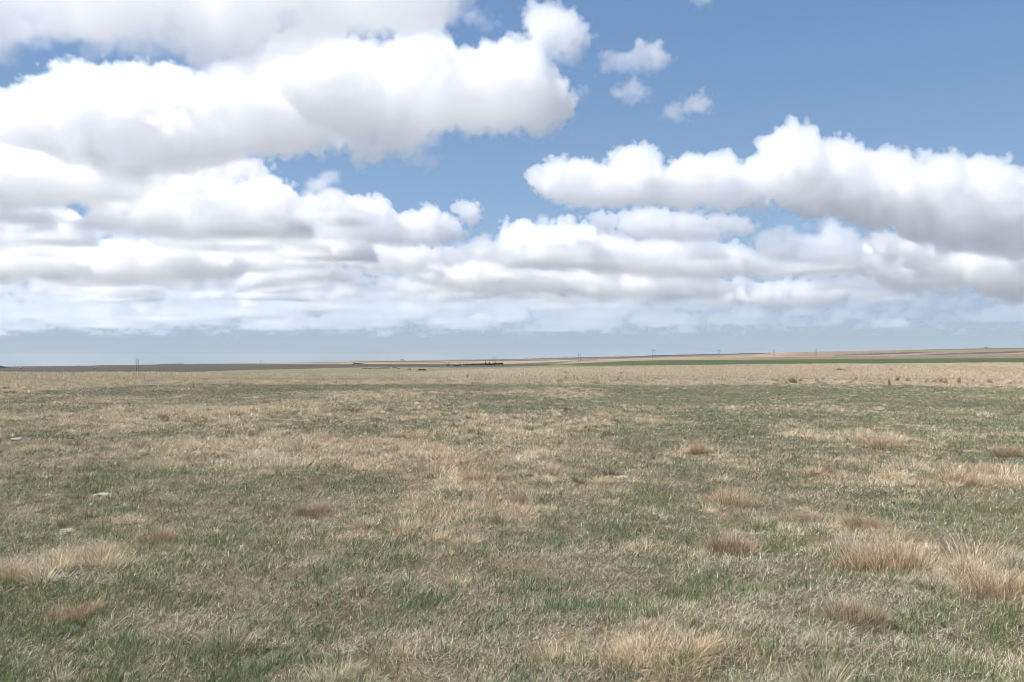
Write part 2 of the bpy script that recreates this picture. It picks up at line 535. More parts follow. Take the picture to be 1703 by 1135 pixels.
def land1(x, y):
    return float(land(np.array([x]), np.array([y]))[0])


def spot(px, Y):
    """a point of the ground at a photo column and forward distance"""
    x = ray(px, HOR)[0] * Y
    return np.array([x, Y, land1(x, Y)])


def spot_row(px, row):
    """the near-field point of the ground seen at a photo pixel"""
    d = ray(px, row)
    Y = EYE / -d[2]
    for _ in range(12):
        Y = (EYE - land1(d[0] * Y, Y)) / -d[2]
    return np.array([d[0] * Y, Y, land1(d[0] * Y, Y)])


# ------------------------------------------------------------------ where straw, green and bare ground lie
PATCH = [  # px, row, half width, half height, + straw / - green
 (330, 690, 260, 26, 1.3), (460, 752, 250, 24, 2.5), (850, 715, 190, 26, .5), (860, 800, 170, 22, .1), (720, 680, 120, 14, .7),
 (1450, 735, 95, 20, 1.1), (1215, 832, 70, 24, 1.0), (1215, 905, 75, 20, .9), (1490, 930, 120, 50, 1.1), (1650, 960, 95, 70, 1.0),
 (1430, 1015, 75, 26, .8), (1130, 1085, 170, 45, 1.0), (520, 845, 45, 18, .8), (130, 930, 110, 24, .8), (265, 890, 60, 18, .7), (1350, 860, 150, 22, .6),
 (1650, 790, 110, 20, .9), (1420, 800, 200, 16, .5), (1165, 745, 60, 16, .7), (1060, 700, 110, 12, .6), (40, 960, 90, 40, .7), (950, 655, 120, 6, .7),
 (1350, 668, 70, 5, .6), (120, 672, 120, 8, .6), (620, 660, 160, 8, .7), (1620, 725, 90, 8, .5), (1480, 770, 160, 9, .4), (300, 1030, 160, 20, .3),
 (700, 940, 160, 30, .3), (1050, 640, 90, 4, .2), (40, 850, 70, 12, .4), (1250, 1020, 60, 16, .3), (850, 640, 200, 4, .5),
 (110, 790, 190, 42, -1.0), (150, 728, 170, 13, -1.0), (350, 730, 45, 5, -1.2), (560, 795, 110, 16, -1.3), (840, 685, 130, 11, -.9),
 (1240, 725, 90, 30, -1.0), (1250, 652, 330, 9, -1.0), (1600, 672, 160, 16, -1.0), (1160, 800, 60, 20, -.8), (1330, 950, 120, 34, -1.1), (1100, 960, 160, 44, -.8),
 (200, 1000, 200, 40, -.6), (100, 880, 120, 20, -.4), (1560, 850, 120, 14, -.6), (270, 654, 130, 4, -1.3), (480, 648, 120, 3, -1.2), (700, 642, 240, 3, -1.2),
 (60, 700, 80, 6, -.6), (1320, 700, 200, 14, -.5), (600, 1030, 200, 50, -.5), (420, 880, 140, 26, -.5), (900, 900, 180, 22, -.4), (1500, 1080, 120, 30, -.4),
 (850, 1060, 120, 40, -.5), (60, 1080, 90, 50, -.6), (1030, 662, 200, 7, -.6), (590, 635, 220, 2.0, -.4)]


def row_of(x, y, z=0.0):
    v = np.array([x, y, np.zeros_like(x) + z - EYE], dtype=object)
    c, s = math.cos(PITCH), math.sin(PITCH)
    f = v[1] * c + v[2] * s
    u = -v[1] * s + v[2] * c
    f = np.where(np.abs(f) < .3, .3, f)
    return IW / 2 + FPX * v[0] / f, IH / 2 - FPX * u / f


GROUND_PATCH = []
for (px, rw, hw, hh, val) in PATCH:
    c0 = ray(px, rw)
    Y0 = EYE / -c0[2]
    d1, d2 = ray(px, rw - hh), ray(px, rw + hh)
    ya, yb = EYE / -min(d1[2], -0.012), EYE / -d2[2]
    GROUND_PATCH.append((c0[0] * Y0, (ya + yb) / 2, hw / FPX * Y0, (ya - yb) / 2, val))


def straw_at(x, y):
    """> 0.5 straw, < 0.5 green"""
    w1 = 1.2 * (fbm(x / 2.5, y / 2.5, 21, 3) - .5)
    w2 = 1.2 * (fbm(x / 2.5 + 50, y / 2.5, 22, 3) - .5)
    r = np.hypot(x, y)
    s = 0.50 + 1.1 * (fbm(x / 3.2, y / 4.5, 5, 4, .6) - .5) + 1.15 * (fbm(x / .55, y / .65, 15, 3, .65) - .5)
    for (cx, cy_, a, b, v) in GROUND_PATCH:
        wf = np.clip(np.minimum(a, b) * .5, .05, 1.2)
        q = ((x + w1 * wf - cx) / a) ** 2 + ((y + w2 * wf - cy_) / b) ** 2
        s = s + (0.60 if v > 0 else 0.5) * v * np.exp(-q * 1.1)
    # the green flat ends along a ragged line; dry standing grass takes over
    edge = np.interp(eff_px(np.arctan2(x, y)), [0, 300, 850, 1100, 1703], [40, 52, 58, 56, 48]) + 9 * (fbm(x / 9, y / 9, 71, 3) - .5)
    return s + 1.6 * sstep(y, edge - 2.5, edge + 2.5)


# ------------------------------------------------------------------ materials
def attr_material(name, rough=.85, transl=0.0, attr="tone", spec=.25):
    m = bpy.data.materials.new(name)
    m.use_nodes = True
    t = m.node_tree
    b = t.nodes["Principled BSDF"]
    a = t.nodes.new("ShaderNodeAttribute")
    a.attribute_name = attr
    t.links.new(a.outputs["Color"], b.inputs["Base Color"])
    b.inputs["Roughness"].default_value = rough
    b.inputs["Specular IOR Level"].default_value = spec
    if transl:
        tr = t.nodes.new("ShaderNodeBsdfTranslucent")
        t.links.new(a.outputs["Color"], tr.inputs["Color"])
        mx = t.nodes.new("ShaderNodeMixShader")
        mx.inputs[0].default_value = transl
        t.links.new(b.outputs[0], mx.inputs[1])
        t.links.new(tr.outputs[0], mx.inputs[2])
        t.links.new(mx.outputs[0], t.nodes["Material Output"].inputs["Surface"])
    return m


def noise_material(name, c1, c2, scale, rough=.8, bump=0.0, detail=5):
    m = bpy.data.materials.new(name)
    m.use_nodes = True
    t = m.node_tree
    b = t.nodes["Principled BSDF"]
    tc_ = t.nodes.new("ShaderNodeTexCoord")
    n = t.nodes.new("ShaderNodeTexNoise")
    n.inputs["Scale"].default_value = scale
    n.inputs["Detail"].default_value = detail
    t.links.new(tc_.outputs["Object"], n.inputs["Vector"])
    rp = t.nodes.new("ShaderNodeValToRGB")
    rp.color_ramp.elements[0].position, rp.color_ramp.elements[1].position = .35, .65
    rp.color_ramp.elements[0].color = tuple(c1) + (1,)
    rp.color_ramp.elements[1].color = tuple(c2) + (1,)
    t.links.new(n.outputs[0], rp.inputs[0])
    t.links.new(rp.outputs[0], b.inputs["Base Color"])
    b.inputs["Roughness"].default_value = rough
    b.inputs["Specular IOR Level"].default_value = .25
    if bump:
        bp = t.nodes.new("ShaderNodeBump")
        bp.inputs["Strength"].default_value = bump
        t.links.new(n.outputs[0], bp.inputs["Height"])
        t.links.new(bp.outputs[0], b.inputs["Normal"])
    return m


def mesh_np(name, verts, faces, mats, tone=None, smooth=True):
    """faces: (n, k) array of one polygon size"""
    me = bpy.data.meshes.new(name)
    verts = np.ascontiguousarray(verts, np.float32)
    faces = np.ascontiguousarray(faces, np.int32)
    n, k = faces.shape
    me.vertices.add(len(verts))
    me.vertices.foreach_set("co", verts.ravel())
    me.loops.add(n * k)
    me.loops.foreach_set("vertex_index", faces.ravel())
    me.polygons.add(n)
    me.polygons.foreach_set("loop_start", np.arange(0, n * k, k, dtype=np.int32))
    me.polygons.foreach_set("loop_total", np.full(n, k, np.int32))
    me.polygons.foreach_set("use_smooth", np.full(n, smooth, bool))
    for m in mats:
        me.materials.append(m)
    if tone is not None:
        a = me.attributes.new("tone", 'FLOAT_COLOR', 'POINT')
        c = np.ones((len(verts), 4), np.float32)
        c[:, :3] = tone
        a.data.foreach_set("color", c.ravel())
    me.update(calc_edges=True)
    return me


def link(name, me, parent=None, **props):
    o = bpy.data.objects.new(name, me)
    COL.objects.link(o)
    if parent is not None:
        o.parent = parent
    for k_, v_ in props.items():
        o[k_] = v_
    return o


# ------------------------------------------------------------------ the ground: one sheet to the horizon
lim = math.atan((IW / 2 + 160) / FPX)
ths = np.concatenate([np.linspace(-math.pi, -lim, 60, endpoint=False), np.linspace(-lim, lim, 900), np.linspace(lim, math.pi, 60)[1:]])
rs = np.concatenate([[0.02, .4], np.geomspace(0.8, 90, 210), np.geomspace(90, 500, 110)[1:], np.geomspace(500, 11000, 330)[1:], np.geomspace(11000, 24000, 14)[1:]])
TH, RR = np.meshgrid(ths, rs, indexing='ij')
GX, GY = RR * np.sin(TH), RR * np.cos(TH)
GZ = land(GX, GY)


def field_colour(x, y):
    r = np.hypot(x, y)
    th = np.arctan2(x, y)
    px = eff_px(th)
    n1 = fbm(x / 60, y / 60, 31, 4)
    n2 = fbm(x / 400, y / 700, 33, 4)
    n3 = fbm(th * 14, np.log(r + 1) * 10, 35, 4)
    c = np.zeros(x.shape + (3,))
    def put(mask, col):
        m = mask[..., None]
        c[:] = c * (1 - m) + np.asarray(col) * m
    # near: thatch and silty soil between the blades
    s = straw_at(x, y)
    fine = fbm(x / .12, y / .12, 51, 3)[..., None]
    c[:] = pig(136, 122, 100) * (.44 + .80 * fine) * (1 - sstep(s, .3, .9)[..., None]) + pig(160, 142, 114) * (.52 + .65 * fine) * sstep(s, .3, .9)[..., None]
    dry = pig(188, 168, 140) * (.82 + .36 * n1)[..., None]
    put(sstep(r, 60, 110), dry)
    # faint green streaks in the dry band
    put(sstep(fbm(x / 18, y / 70, 37, 4), .56, .66) * sstep(r, 70, 110) * (1 - sstep(px, 500, 900)) * .5, pig(136, 134, 92))
    rows_ = (fbm(th * 260, np.log(r + 1) * 34, 36, 3) - .5)[..., None]
    # the valley fields
    g1 = pig(154, 148, 116) * (.85 + .3 * n2)[..., None]
    put(sstep(r, 420, 440), g1)
    crop = pig(100, 112, 78) * (.85 + .24 * n3)[..., None]
    edge_low = np.interp(px, [860, 900, 960, 1100, 1703], [1240, 1200, 700, 560, 520]) + 60 * (n3 - .5)
    put(sstep(px, 845, 885) * sstep(r, edge_low - 12, edge_low + 12), crop)
    put(sstep(px, 1060, 1120) * sstep(r, 505, 515) * (1 - sstep(r, edge_low - 30, edge_low)), pig(196, 180, 148))
    # ploughed dark ground, left and middle
    dk = pig(102, 96, 86) * (.86 + .28 * n3)[..., None]
    dl = np.interp(px, [0, 230, 320, 430, 620, 780, 900], [520, 560, 1000, 1180, 1330, 1300, 1240])
    put((1 - sstep(px, 890, 925)) * sstep(r, dl - 15, dl + 15), dk)
    put((1 - sstep(px, 250, 330)) * sstep(r, 1500 + 900 * n2, 1700 + 900 * n2) * .7, pig(114, 103, 90))
    # pale stubble strip at the very left and mounds
    put((1 - sstep(np.abs(px - 50), 20, 40)) * sstep(r, 520, 540) * (1 - sstep(r, 760, 800)) * .6, pig(150, 138, 112))
    # right: tan and brown hill fields
    tan = pig(182, 160, 130) * (.88 + .24 * n2)[..., None]
    put(sstep(px, 900, 960) * sstep(r, 1235, 1260), tan)
    put(sstep(px, 1180, 1300) * sstep(r, 1255, 1300) * (1 - sstep(r, 1900 + 500 * n2, 2000 + 500 * n2)), pig(156, 140, 120))
    # far tan fields
    far = pig(192, 170, 138) * (.84 + .32 * n2)[..., None]
    fl = np.interp(px, [0, 280, 330, 430, 900, 1100, 1703], [9000, 7000, 4800, 2700, 2520, 2400, 2600])
    put(sstep(r, fl - 60, fl + 60), far)
    put(sstep(px, 1280, 1340) * sstep(r, fl, fl + 200), pig(164, 146, 122) * (.85 + .3 * n2)[..., None])
    # dark strips of ploughland across the far fields
    def strip(p0, p1, r0, r1, col, amt=1.0, w=26):
        t = np.clip((px - p0) / (p1 - p0), 0, 1)
        mid = (r0 + (r1 - r0) * t)
        half = mid * 0.09 * (np.sin(np.pi * t) ** .6 + .02) * (.7 + .9 * n3)
        put(amt * (px > p0) * (px < p1) * (1 - sstep(np.abs(r - mid), half * .8, half * 1.1)), col)
    strip(1385, 1560, 2600, 3600, pig(108, 98, 92))
    strip(1500, 1760, 2250, 3300, pig(114, 102, 94))
    strip(1120, 1300, 3600, 4200, pig(150, 124, 104), .8)
    strip(640, 800, 3000, 3500, pig(140, 112, 92), .8)
    strip(560, 700, 4800, 5200, pig(176, 140, 104), .6)
    strip(860, 1010, 2600, 3000, pig(120, 106, 98), .8)
    strip(960, 1130, 4200, 4800, pig(126, 112, 104), .8)
    put(sstep(px, 1480, 1600) * sstep(r, 4700 - 500 * sstep(px, 1500, 1703), 4900), pig(124, 126, 92))
    c[:] = c * np.where((r > 420)[..., None], 1 + .34 * rows_, 1.0)
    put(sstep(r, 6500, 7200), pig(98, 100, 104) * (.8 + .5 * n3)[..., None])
    return c


print("ground colours")
tone = field_colour(GX, GY)
nt_, nr_ = GX.shape
V = np.stack([GX, GY, GZ], -1).reshape(-1, 3)
i, j = np.meshgrid(np.arange(nt_ - 1), np.arange(nr_ - 1), indexing='ij')
a = i * nr_ + j
F4 = np.stack([a, a + 1, a + nr_ + 1, a + nr_], -1).reshape(-1, 4)
F4 = F4[:, ::-1]
gm = attr_material("prairie_ground", .95, 0, spec=.1)
t = gm.node_tree
gb = t.nodes["Principled BSDF"]
tc2 = t.nodes.new("ShaderNodeTexCoord")
gn = t.nodes.new("ShaderNodeTexNoise")
gn.inputs["Scale"].default_value = 55
gn.inputs["Detail"].default_value = 6
t.links.new(tc2.outputs["Object"], gn.inputs["Vector"])
gmr = t.nodes.new("ShaderNodeMapRange")
gmr.inputs[1].default_value, gmr.inputs[2].default_value = .3, .7
gmr.inputs[3].default_value, gmr.inputs[4].default_value = .72, 1.28
t.links.new(gn.outputs[0], gmr.inputs[0])
gx = t.nodes.new("ShaderNodeMix")
gx.data_type = 'RGBA'
gx.blend_type = 'MULTIPLY'
gx.inputs[0].default_value = 1
t.links.new(gb.inputs["Base Color"].links[0].from_socket, gx.inputs[6])
t.links.new(gmr.outputs[0], gx.inputs[7])
t.links.new(gx.outputs[2], gb.inputs["Base Color"])
gbp = t.nodes.new("ShaderNodeBump")
gbp.inputs["Strength"].default_value = .6
gbp.inputs["Distance"].default_value = .015
t.links.new(gn.outputs[0], gbp.inputs["Height"])
t.links.new(gbp.outputs[0], gb.inputs["Normal"])
ground = link("ground", mesh_np("ground", V, F4, [gm], tone.reshape(-1, 3)), kind="structure", label="rolling prairie ground with ploughed and green fields in the distance")
# ------------------------------------------------------------------ blades
def blades(base, L, W, az, lean, bend, col, rg, segs=2, tipcol=1.15):
    """curved tapering ribbons; every array has one entry per blade"""
    n = len(L)
    d = np.stack([np.sin(az), np.cos(az), np.zeros(n)], -1)
    yaw = rg.uniform(0, 2 * np.pi, n)
    side = np.stack([np.cos(yaw), np.sin(yaw), np.zeros(n)], -1)
    pts = []
    ang = lean.copy()
    p = base.copy()
    pts.append(p)
    for s_ in range(segs):
        step = (L / segs)[:, None]
        p = p + step * (d * np.sin(ang)[:, None] + np.array([0, 0, 1.0]) * np.cos(ang)[:, None])
        ang = np.clip(ang + bend / segs * (1 + .6 * s_), -2.6, 2.6)
        pts.append(p)
    rows = []
    wl = [1.0, .8, .45][:segs] if segs > 1 else [1.0]
    for k_ in range(segs):
        h = side * (W * .5 * wl[k_])[:, None]
        rows += [pts[k_] - h, pts[k_] + h]
    rows.append(pts[segs])
    m = len(rows)
    V = np.stack(rows, 1).reshape(-1, 3)
    b = (np.arange(n) * m)[:, None]
    tris = []
    for k_ in range(segs - 1):
        q = 2 * k_
        tris += [b + [q, q + 1, q + 3], b + [q, q + 3, q + 2]]
    q = 2 * (segs - 1)
    tris.append(b + [q, q + 1, q + 2])
    F = np.concatenate(tris, 0)
    C = np.repeat(col[:, None, :], m, 1)
    C[:, -1, :] *= tipcol
    return V, F, C.reshape(-1, 3)


GRASS_MAT = attr_material("grass_blades", .5, .15, spec=.5)


def join(parts):
    V, F, C, o = [], [], [], 0
    for v, f, c in parts:
        V.append(v)
        F.append(f + o)
        C.append(c)
        o += len(v)
    return np.concatenate(V), np.concatenate(F), np.concatenate(C)


GREEN = 2.6 * np.array([pig(95, 107, 66), pig(114, 124, 76), pig(82, 99, 70), pig(126, 129, 84), pig(95, 109, 78)])
STRAW = 2.35 * np.array([pig(197, 183, 153), pig(178, 162, 134), pig(211, 199, 172), pig(160, 144, 118), pig(185, 169, 140)])
LITTER = 2.4 * np.array([pig(176, 167, 148), pig(150, 141, 122), pig(205, 196, 176), pig(118, 109, 93), pig(158, 152, 129)])


def cap(c, top=.66):
    m_ = c.max(-1, keepdims=True)
    return c * np.minimum(1.0, top / np.maximum(m_, 1e-6))


def pick(pal, n, rg, jit=.16):
    c = pal[rg.integers(0, len(pal), n)]
    c2 = pal[rg.integers(0, len(pal), n)]
    f = rg.uniform(0, 1, (n, 1))
    k_ = rg.uniform(0, 1, (n, 1))                       # weathered dark blades and bleached ones among the rest
    v_ = np.where(k_ < .16, .5, np.where(k_ > .9, 1.3, 1.0))
    return cap((c * f + c2 * (1 - f)) * rg.uniform(1 - jit, 1 + jit, (n, 1)) * v_)


def scatter(n, y0, y1, rg, power=0.0, p0=-170, p1=1870):
    """points of the visible wedge, spread evenly in log distance"""
    u = rg.uniform(0, 1, n)
    Y = y0 * (y1 / y0) ** u
    px = rg.uniform(p0, p1, n)
    x = (px - IW / 2) / FPX * (Y + 1.2)
    return x, Y


NB = float(os.environ.get("NB", "1"))


def field_grass():
    rg = np.random.default_rng(11)
    parts = []
    # --- 1: near and middle ground
    n = int(1900000 * NB)
    x, y = scatter(n, 2.9, 62.0, rg)
    # gather part of the blades into tufts of several sizes, on warped and turned lattices so that no rows appear
    tuft = rg.uniform(0, 1, n)
    lot = rg.integers(0, 3, n)
    wx, wy = 1.3 * (fbm(x / .5, y / .5, 111, 2) - .5), 1.3 * (fbm(x / .5, y / .5, 112, 2) - .5)
    for q, (cs, ang) in enumerate(((.085, .5), (.14, 1.9), (.26, 2.7))):
        u, v = (x + wx * cs * 2) * math.cos(ang) - (y + wy * cs * 2) * math.sin(ang), (x + wx * cs * 2) * math.sin(ang) + (y + wy * cs * 2) * math.cos(ang)
        ix, iy = np.floor(u / cs), np.floor(v / cs)
        du = (ix + .5 + (_hash(ix, iy, 3) - .5) * .95) * cs - u
        dv = (iy + .5 + (_hash(ix, iy, 4) - .5) * .95) * cs - v
        m_ = (lot == q) & (y < 30)
        pull = np.where(m_, .75 * _hash(ix, iy, 5) ** 1.5, 0) * rg.uniform(.3, 1.1, n)
        x, y = x + pull * (du * math.cos(ang) + dv * math.sin(ang)), y + pull * (-du * math.sin(ang) + dv * math.cos(ang))
        tuft = np.where(m_, _hash(ix, iy, 6), tuft)
    s = straw_at(x, y)
    bare = fbm(x / .9, y / .9, 61, 3) * .5 + fbm(x / .28, y / .28, 62, 2) * .5       # open, trodden spots
    hum = sstep(fbm(x / .38, y / .38, 63, 3) * .6 + fbm(x / 1.1, y / 1.1, 64, 2) * .4, .38, .68)    # little hummocks
    k = rg.uniform(0, 1, n)
    lit = k < .16 + .34 * sstep(fbm(x / .33, y / .33, 66, 3), .38, .62)
    fr = np.where(y < 25, 0, sstep(y, 25, 50) * .5)
    pst = np.clip(.29 + 1.1 * (s - .47), .08, .92)
    st = ~lit & (rg.uniform(0, 1, n) < pst)
    green = ~lit & ~st
    dens = np.where(lit, .75, np.where(green, .30 + .70 * sstep(bare, .38, .54), .12 + .88 * np.maximum(hum, .8 * sstep(s, .75, 1.2))))
    keep = rg.uniform(0, 1, n) < np.maximum(dens, fr)
    x, y, s, tuft, bare, hum, lit, green, straw = [q_[keep] for q_ in (x, y, s, tuft, bare, hum, lit, green, st)]
    n = len(x)
    z = land(x, y)
    tall = sstep(s, .55, 1.15)
    L = np.where(green, rg.uniform(.022, .085, n) * (.5 + .9 * tuft ** 2), np.where(straw, rg.uniform(.025, .085, n) * (.5 + .3 * tuft + .6 * hum) * (1 + .45 * tall), rg.uniform(.025, .085, n)))
    W = np.where(green, rg.uniform(.0024, .0050, n), np.where(straw, rg.uniform(.0018, .0036, n), rg.uniform(.0014, .0034, n)))
    W = np.maximum(W, np.where(lit, .00044, .00058) * y * rg.uniform(.6, 1.5, n))
    az = rg.uniform(0, 2 * np.pi, n)
    az = np.where(rg.uniform(0, 1, n) < .3, 1.2 + rg.normal(0, .6, n), az)
    lean = np.where(green, np.abs(rg.normal(.38, .32, n)), np.where(straw, np.abs(rg.normal(.62, .42, n)), rg.uniform(.75, 1.6, n)))
    bend = np.where(green, rg.normal(.45, .4, n), np.where(straw, rg.normal(1.0, .75, n), rg.normal(.3, .8, n)))
    col = np.where(green[:, None], pick(GREEN, n, rg, .24), np.where(straw[:, None], pick(STRAW, n, rg, .26), pick(LITTER, n, rg, .30)))
    col = cap(np.maximum(col, 0))
    # yellower and bluer drifts of the same grasses
    dr = fbm(x / 4, y / 6, 81, 3)[:, None]
    col = col * np.where(green[:, None], 1 + (dr - .5) * np.array([.7, .35, .1]), 1 + (dr - .5) * np.array([.1, .25, .35]))
    col = cap(col)
    zz = z + np.where(lit, .012 * rg.uniform(0, 1, n), -.004)
    B = np.stack([x, y, zz], -1)
    near = y < 16
    for m_, sg in ((near, 3), (~near, 2)):
        parts.append(blades(B[m_], L[m_], W[m_], az[m_], lean[m_], bend[m_], col[m_], rg, sg))
    # --- tufts: bunches of last year's grass, each with its own spread, height, colour and lean
    ty, tx = [], []
    for (y0, y1, per) in ((2.9, 12, 11.0), (12, 27, 7.0), (27, 62, 3.6)):
        area = .69 * (y1 * y1 - y0 * y0)
        n_ = int(per * area)
        Y = np.sqrt(rg.uniform(y0 * y0, y1 * y1, n_))
        p_ = rg.uniform(-170, 1870, n_)
        ty.append(Y)
        tx.append((p_ - IW / 2) / FPX * (Y + 1.2))
    tx, ty = np.concatenate(tx), np.concatenate(ty)
    s_ = straw_at(tx, ty)
    kp = rg.uniform(0, 1, len(tx)) < np.clip(.05 + 1.5 * (s_ - .50), .04, .95)
    tx, ty, s_ = tx[kp], ty[kp], s_[kp]
    nt2 = len(tx)
    size = rg.gamma(4.0, .25, nt2) * (.75 + .45 * sstep(s_, .5, 1.2))          # about 1
    nb = np.where(ty < 12, 170, np.where(ty < 27, 95, 44)) * np.clip(size, .4, 1.8) * NB
    nb = nb.astype(int) + 8
    idx = np.repeat(np.arange(nt2), nb)
    n = len(idx)
    Rt = (.085 * size)[idx] * np.where(ty[idx] > 27, 1.35, 1.0)
    q = rg.uniform(0, 2 * np.pi, n)
    rr_ = Rt * np.sqrt(rg.uniform(0, 1, n))
    ex = rg.uniform(.7, 1.5, nt2)[idx]
    x, y = tx[idx] + rr_ * np.cos(q) * ex, ty[idx] + rr_ * np.sin(q)
    rad = rr_ / Rt
    hgt = (rg.uniform(.06, .165, nt2) * (.6 + .5 * size))[idx]
    L = hgt * rg.uniform(.45, 1.15, n) * (1.1 - .35 * rad)
    la, lb = rg.uniform(0, 6.28, nt2)[idx], rg.uniform(0, .5, nt2)[idx]
    az = np.arctan2(np.cos(q) + lb * np.cos(la), np.sin(q) + lb * np.sin(la)) + rg.normal(0, .6, n)
    lean = np.abs(rg.normal(.15 + .75 * rad, .25, n))
    bend = rg.normal(.85, .7, n) * rg.uniform(.4, 1.3, nt2)[idx]
    W = np.maximum(rg.uniform(.0022, .0046, n),  .00058 * y * rg.uniform(.6, 1.4, n))
    tcol = pick(STRAW, nt2, rg, .12)
    rust = rg.uniform(0, 1, (nt2, 1)) ** 2.2
    tcol = tcol * (1 + .22 * sstep(s_, .7, 1.2))[:, None]
    tcol = tcol * (1 - rust * np.array([.10, .15, .20]))
    col = cap(tcol[idx] * rg.uniform(.62, 1.3, (n, 1)), .7)
    B = np.stack([x, y, land(x, y) - .006], -1)
    m_ = y < 14
    parts.append(blades(B[m_], L[m_], W[m_], az[m_], lean[m_], bend[m_], col[m_], rg, 3))
    m_ = ~m_
    parts.append(blades(B[m_], L[m_], W[m_], az[m_], lean[m_], bend[m_], col[m_], rg, 2))
    print("tufts", nt2, "tuft blades", n)
    # --- 2: the dry standing grass out to the crest
    n = int(260000 * NB)
    x, y = scatter(n, 48, 250.0, rg)
    px = eff_px(np.arctan2(x, y))
    m_ = (straw_at(x, y) > .8) & (y < Y_CREST(px) * 1.06)
    x, y = x[m_], y[m_]
    n = len(x)
    pa = fbm(x / 14, y / 40, 91, 4)
    L = rg.uniform(.06, .20, n) * (.4 + 1.2 * pa)
    W = np.maximum(.004, .00040 * y * rg.uniform(.6, 1.5, n))
    col = pick(STRAW, n, rg, .12) * (.84 + .42 * pa[:, None]) 
    B = np.stack([x, y, land(x, y) - .01], -1)
    parts.append(blades(B, L, W, rg.uniform(0, 6.28, n), np.abs(rg.normal(.2, .2, n)), rg.normal(.3, .3, n), col, rg, 2))
    V, F, C = join(parts)
    print("grass verts", len(V))
    link("grass", mesh_np("grass", V, F, [GRASS_MAT], C), kind="stuff", label="mixed green and straw coloured prairie grass")


print("grass")
field_grass()


# ------------------------------------------------------------------ tussocks: each a clump of its own
def tussock_mesh(seed, n, pal, R_, H, lean=.55, bend=.9, wid=.0050):
    rg = np.random.default_rng(seed)
    q = rg.uniform(0, 2 * np.pi, n)
    r = R_ * np.sqrt(rg.uniform(0, 1, n)) * (1 + .25 * np.sin(q * 3 + seed))
    # sub-crowns, each with a height and a lean of its own, so that the outline is uneven
    nc = 13
    cx, cy_ = rg.uniform(-.8, .8, nc) * R_, rg.uniform(-.7, .7, nc) * R_
    ch = rg.uniform(.45, 1.1, nc)
    ca, cl = rg.uniform(0, 6.28, nc), rg.uniform(.05, .65, nc)
    w_ = rg.integers(0, nc, n)
    bx, by = cx[w_] + .26 * r * np.cos(q), cy_[w_] + .26 * r * np.sin(q)
    loose = rg.uniform(0, 1, n) < .24                      # stragglers that let the clump run out into the turf
    bx, by = np.where(loose, np.clip(rg.normal(0, .5, n), -1, 1) * R_, bx), np.where(loose, np.clip(rg.normal(0, .46, n), -1, 1) * R_, by)
    rad = np.clip(np.hypot(bx, by) / R_, 0, 1.9)
    L = H * np.where(loose, .55, ch[w_]) * np.clip(1.1 - .35 * rad, .4, 2) * rg.uniform(.3, 1.15, n)
    vx = .5 * bx / R_ + cl[w_] * np.cos(ca[w_]) + .35 * np.cos(q) * .6
    vy = .5 * by / R_ + cl[w_] * np.sin(ca[w_]) + .35 * np.sin(q) * .6
    az = np.arctan2(vx, vy) + rg.normal(0, .95, n)
    le = np.abs(rg.normal(0, .30, n) + lean * np.hypot(vx, vy))
    be = np.where(rg.uniform(0, 1, n) < .34, rg.uniform(1.3, 2.8, n), rg.normal(bend * .7, .5, n))
    W = rg.uniform(.6, 1.4, n) * wid
    dead = rg.uniform(0, 1, n) < .22                       # fallen thatch round the foot
    le = np.where(dead, rg.uniform(.9, 1.5, n), le)
    L = np.where(dead, L * .6, L)
    col = pick(pal, n, rg, .22)
    B = np.stack([bx, by, np.full(n, -.012)], -1)
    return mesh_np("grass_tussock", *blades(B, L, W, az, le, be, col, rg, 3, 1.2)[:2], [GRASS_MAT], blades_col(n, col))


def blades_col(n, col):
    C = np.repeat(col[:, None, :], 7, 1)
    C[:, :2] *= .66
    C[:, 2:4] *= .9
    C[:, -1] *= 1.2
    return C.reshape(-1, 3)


TAN = 2.2 * np.array([pig(196, 174, 140), pig(172, 148, 116), pig(212, 192, 160), pig(150, 124, 96), pig(184, 158, 122)])
RUST = 1.85 * np.array([pig(170, 146, 118), pig(148, 124, 100), pig(190, 168, 138), pig(128, 108, 88), pig(178, 154, 124)])
PALE = 2.1 * np.array([pig(208, 194, 164), pig(194, 178, 146), pig(220, 206, 178), pig(172, 156, 126), pig(188, 180, 138)])
OLIVE = 1.6 * np.array([pig(144, 136, 86), pig(116, 110, 70), pig(160, 146, 100), pig(96, 88, 62), pig(124, 122, 78)])
PALS = dict(tan=TAN, rust=RUST, pale=PALE, olive=OLIVE)

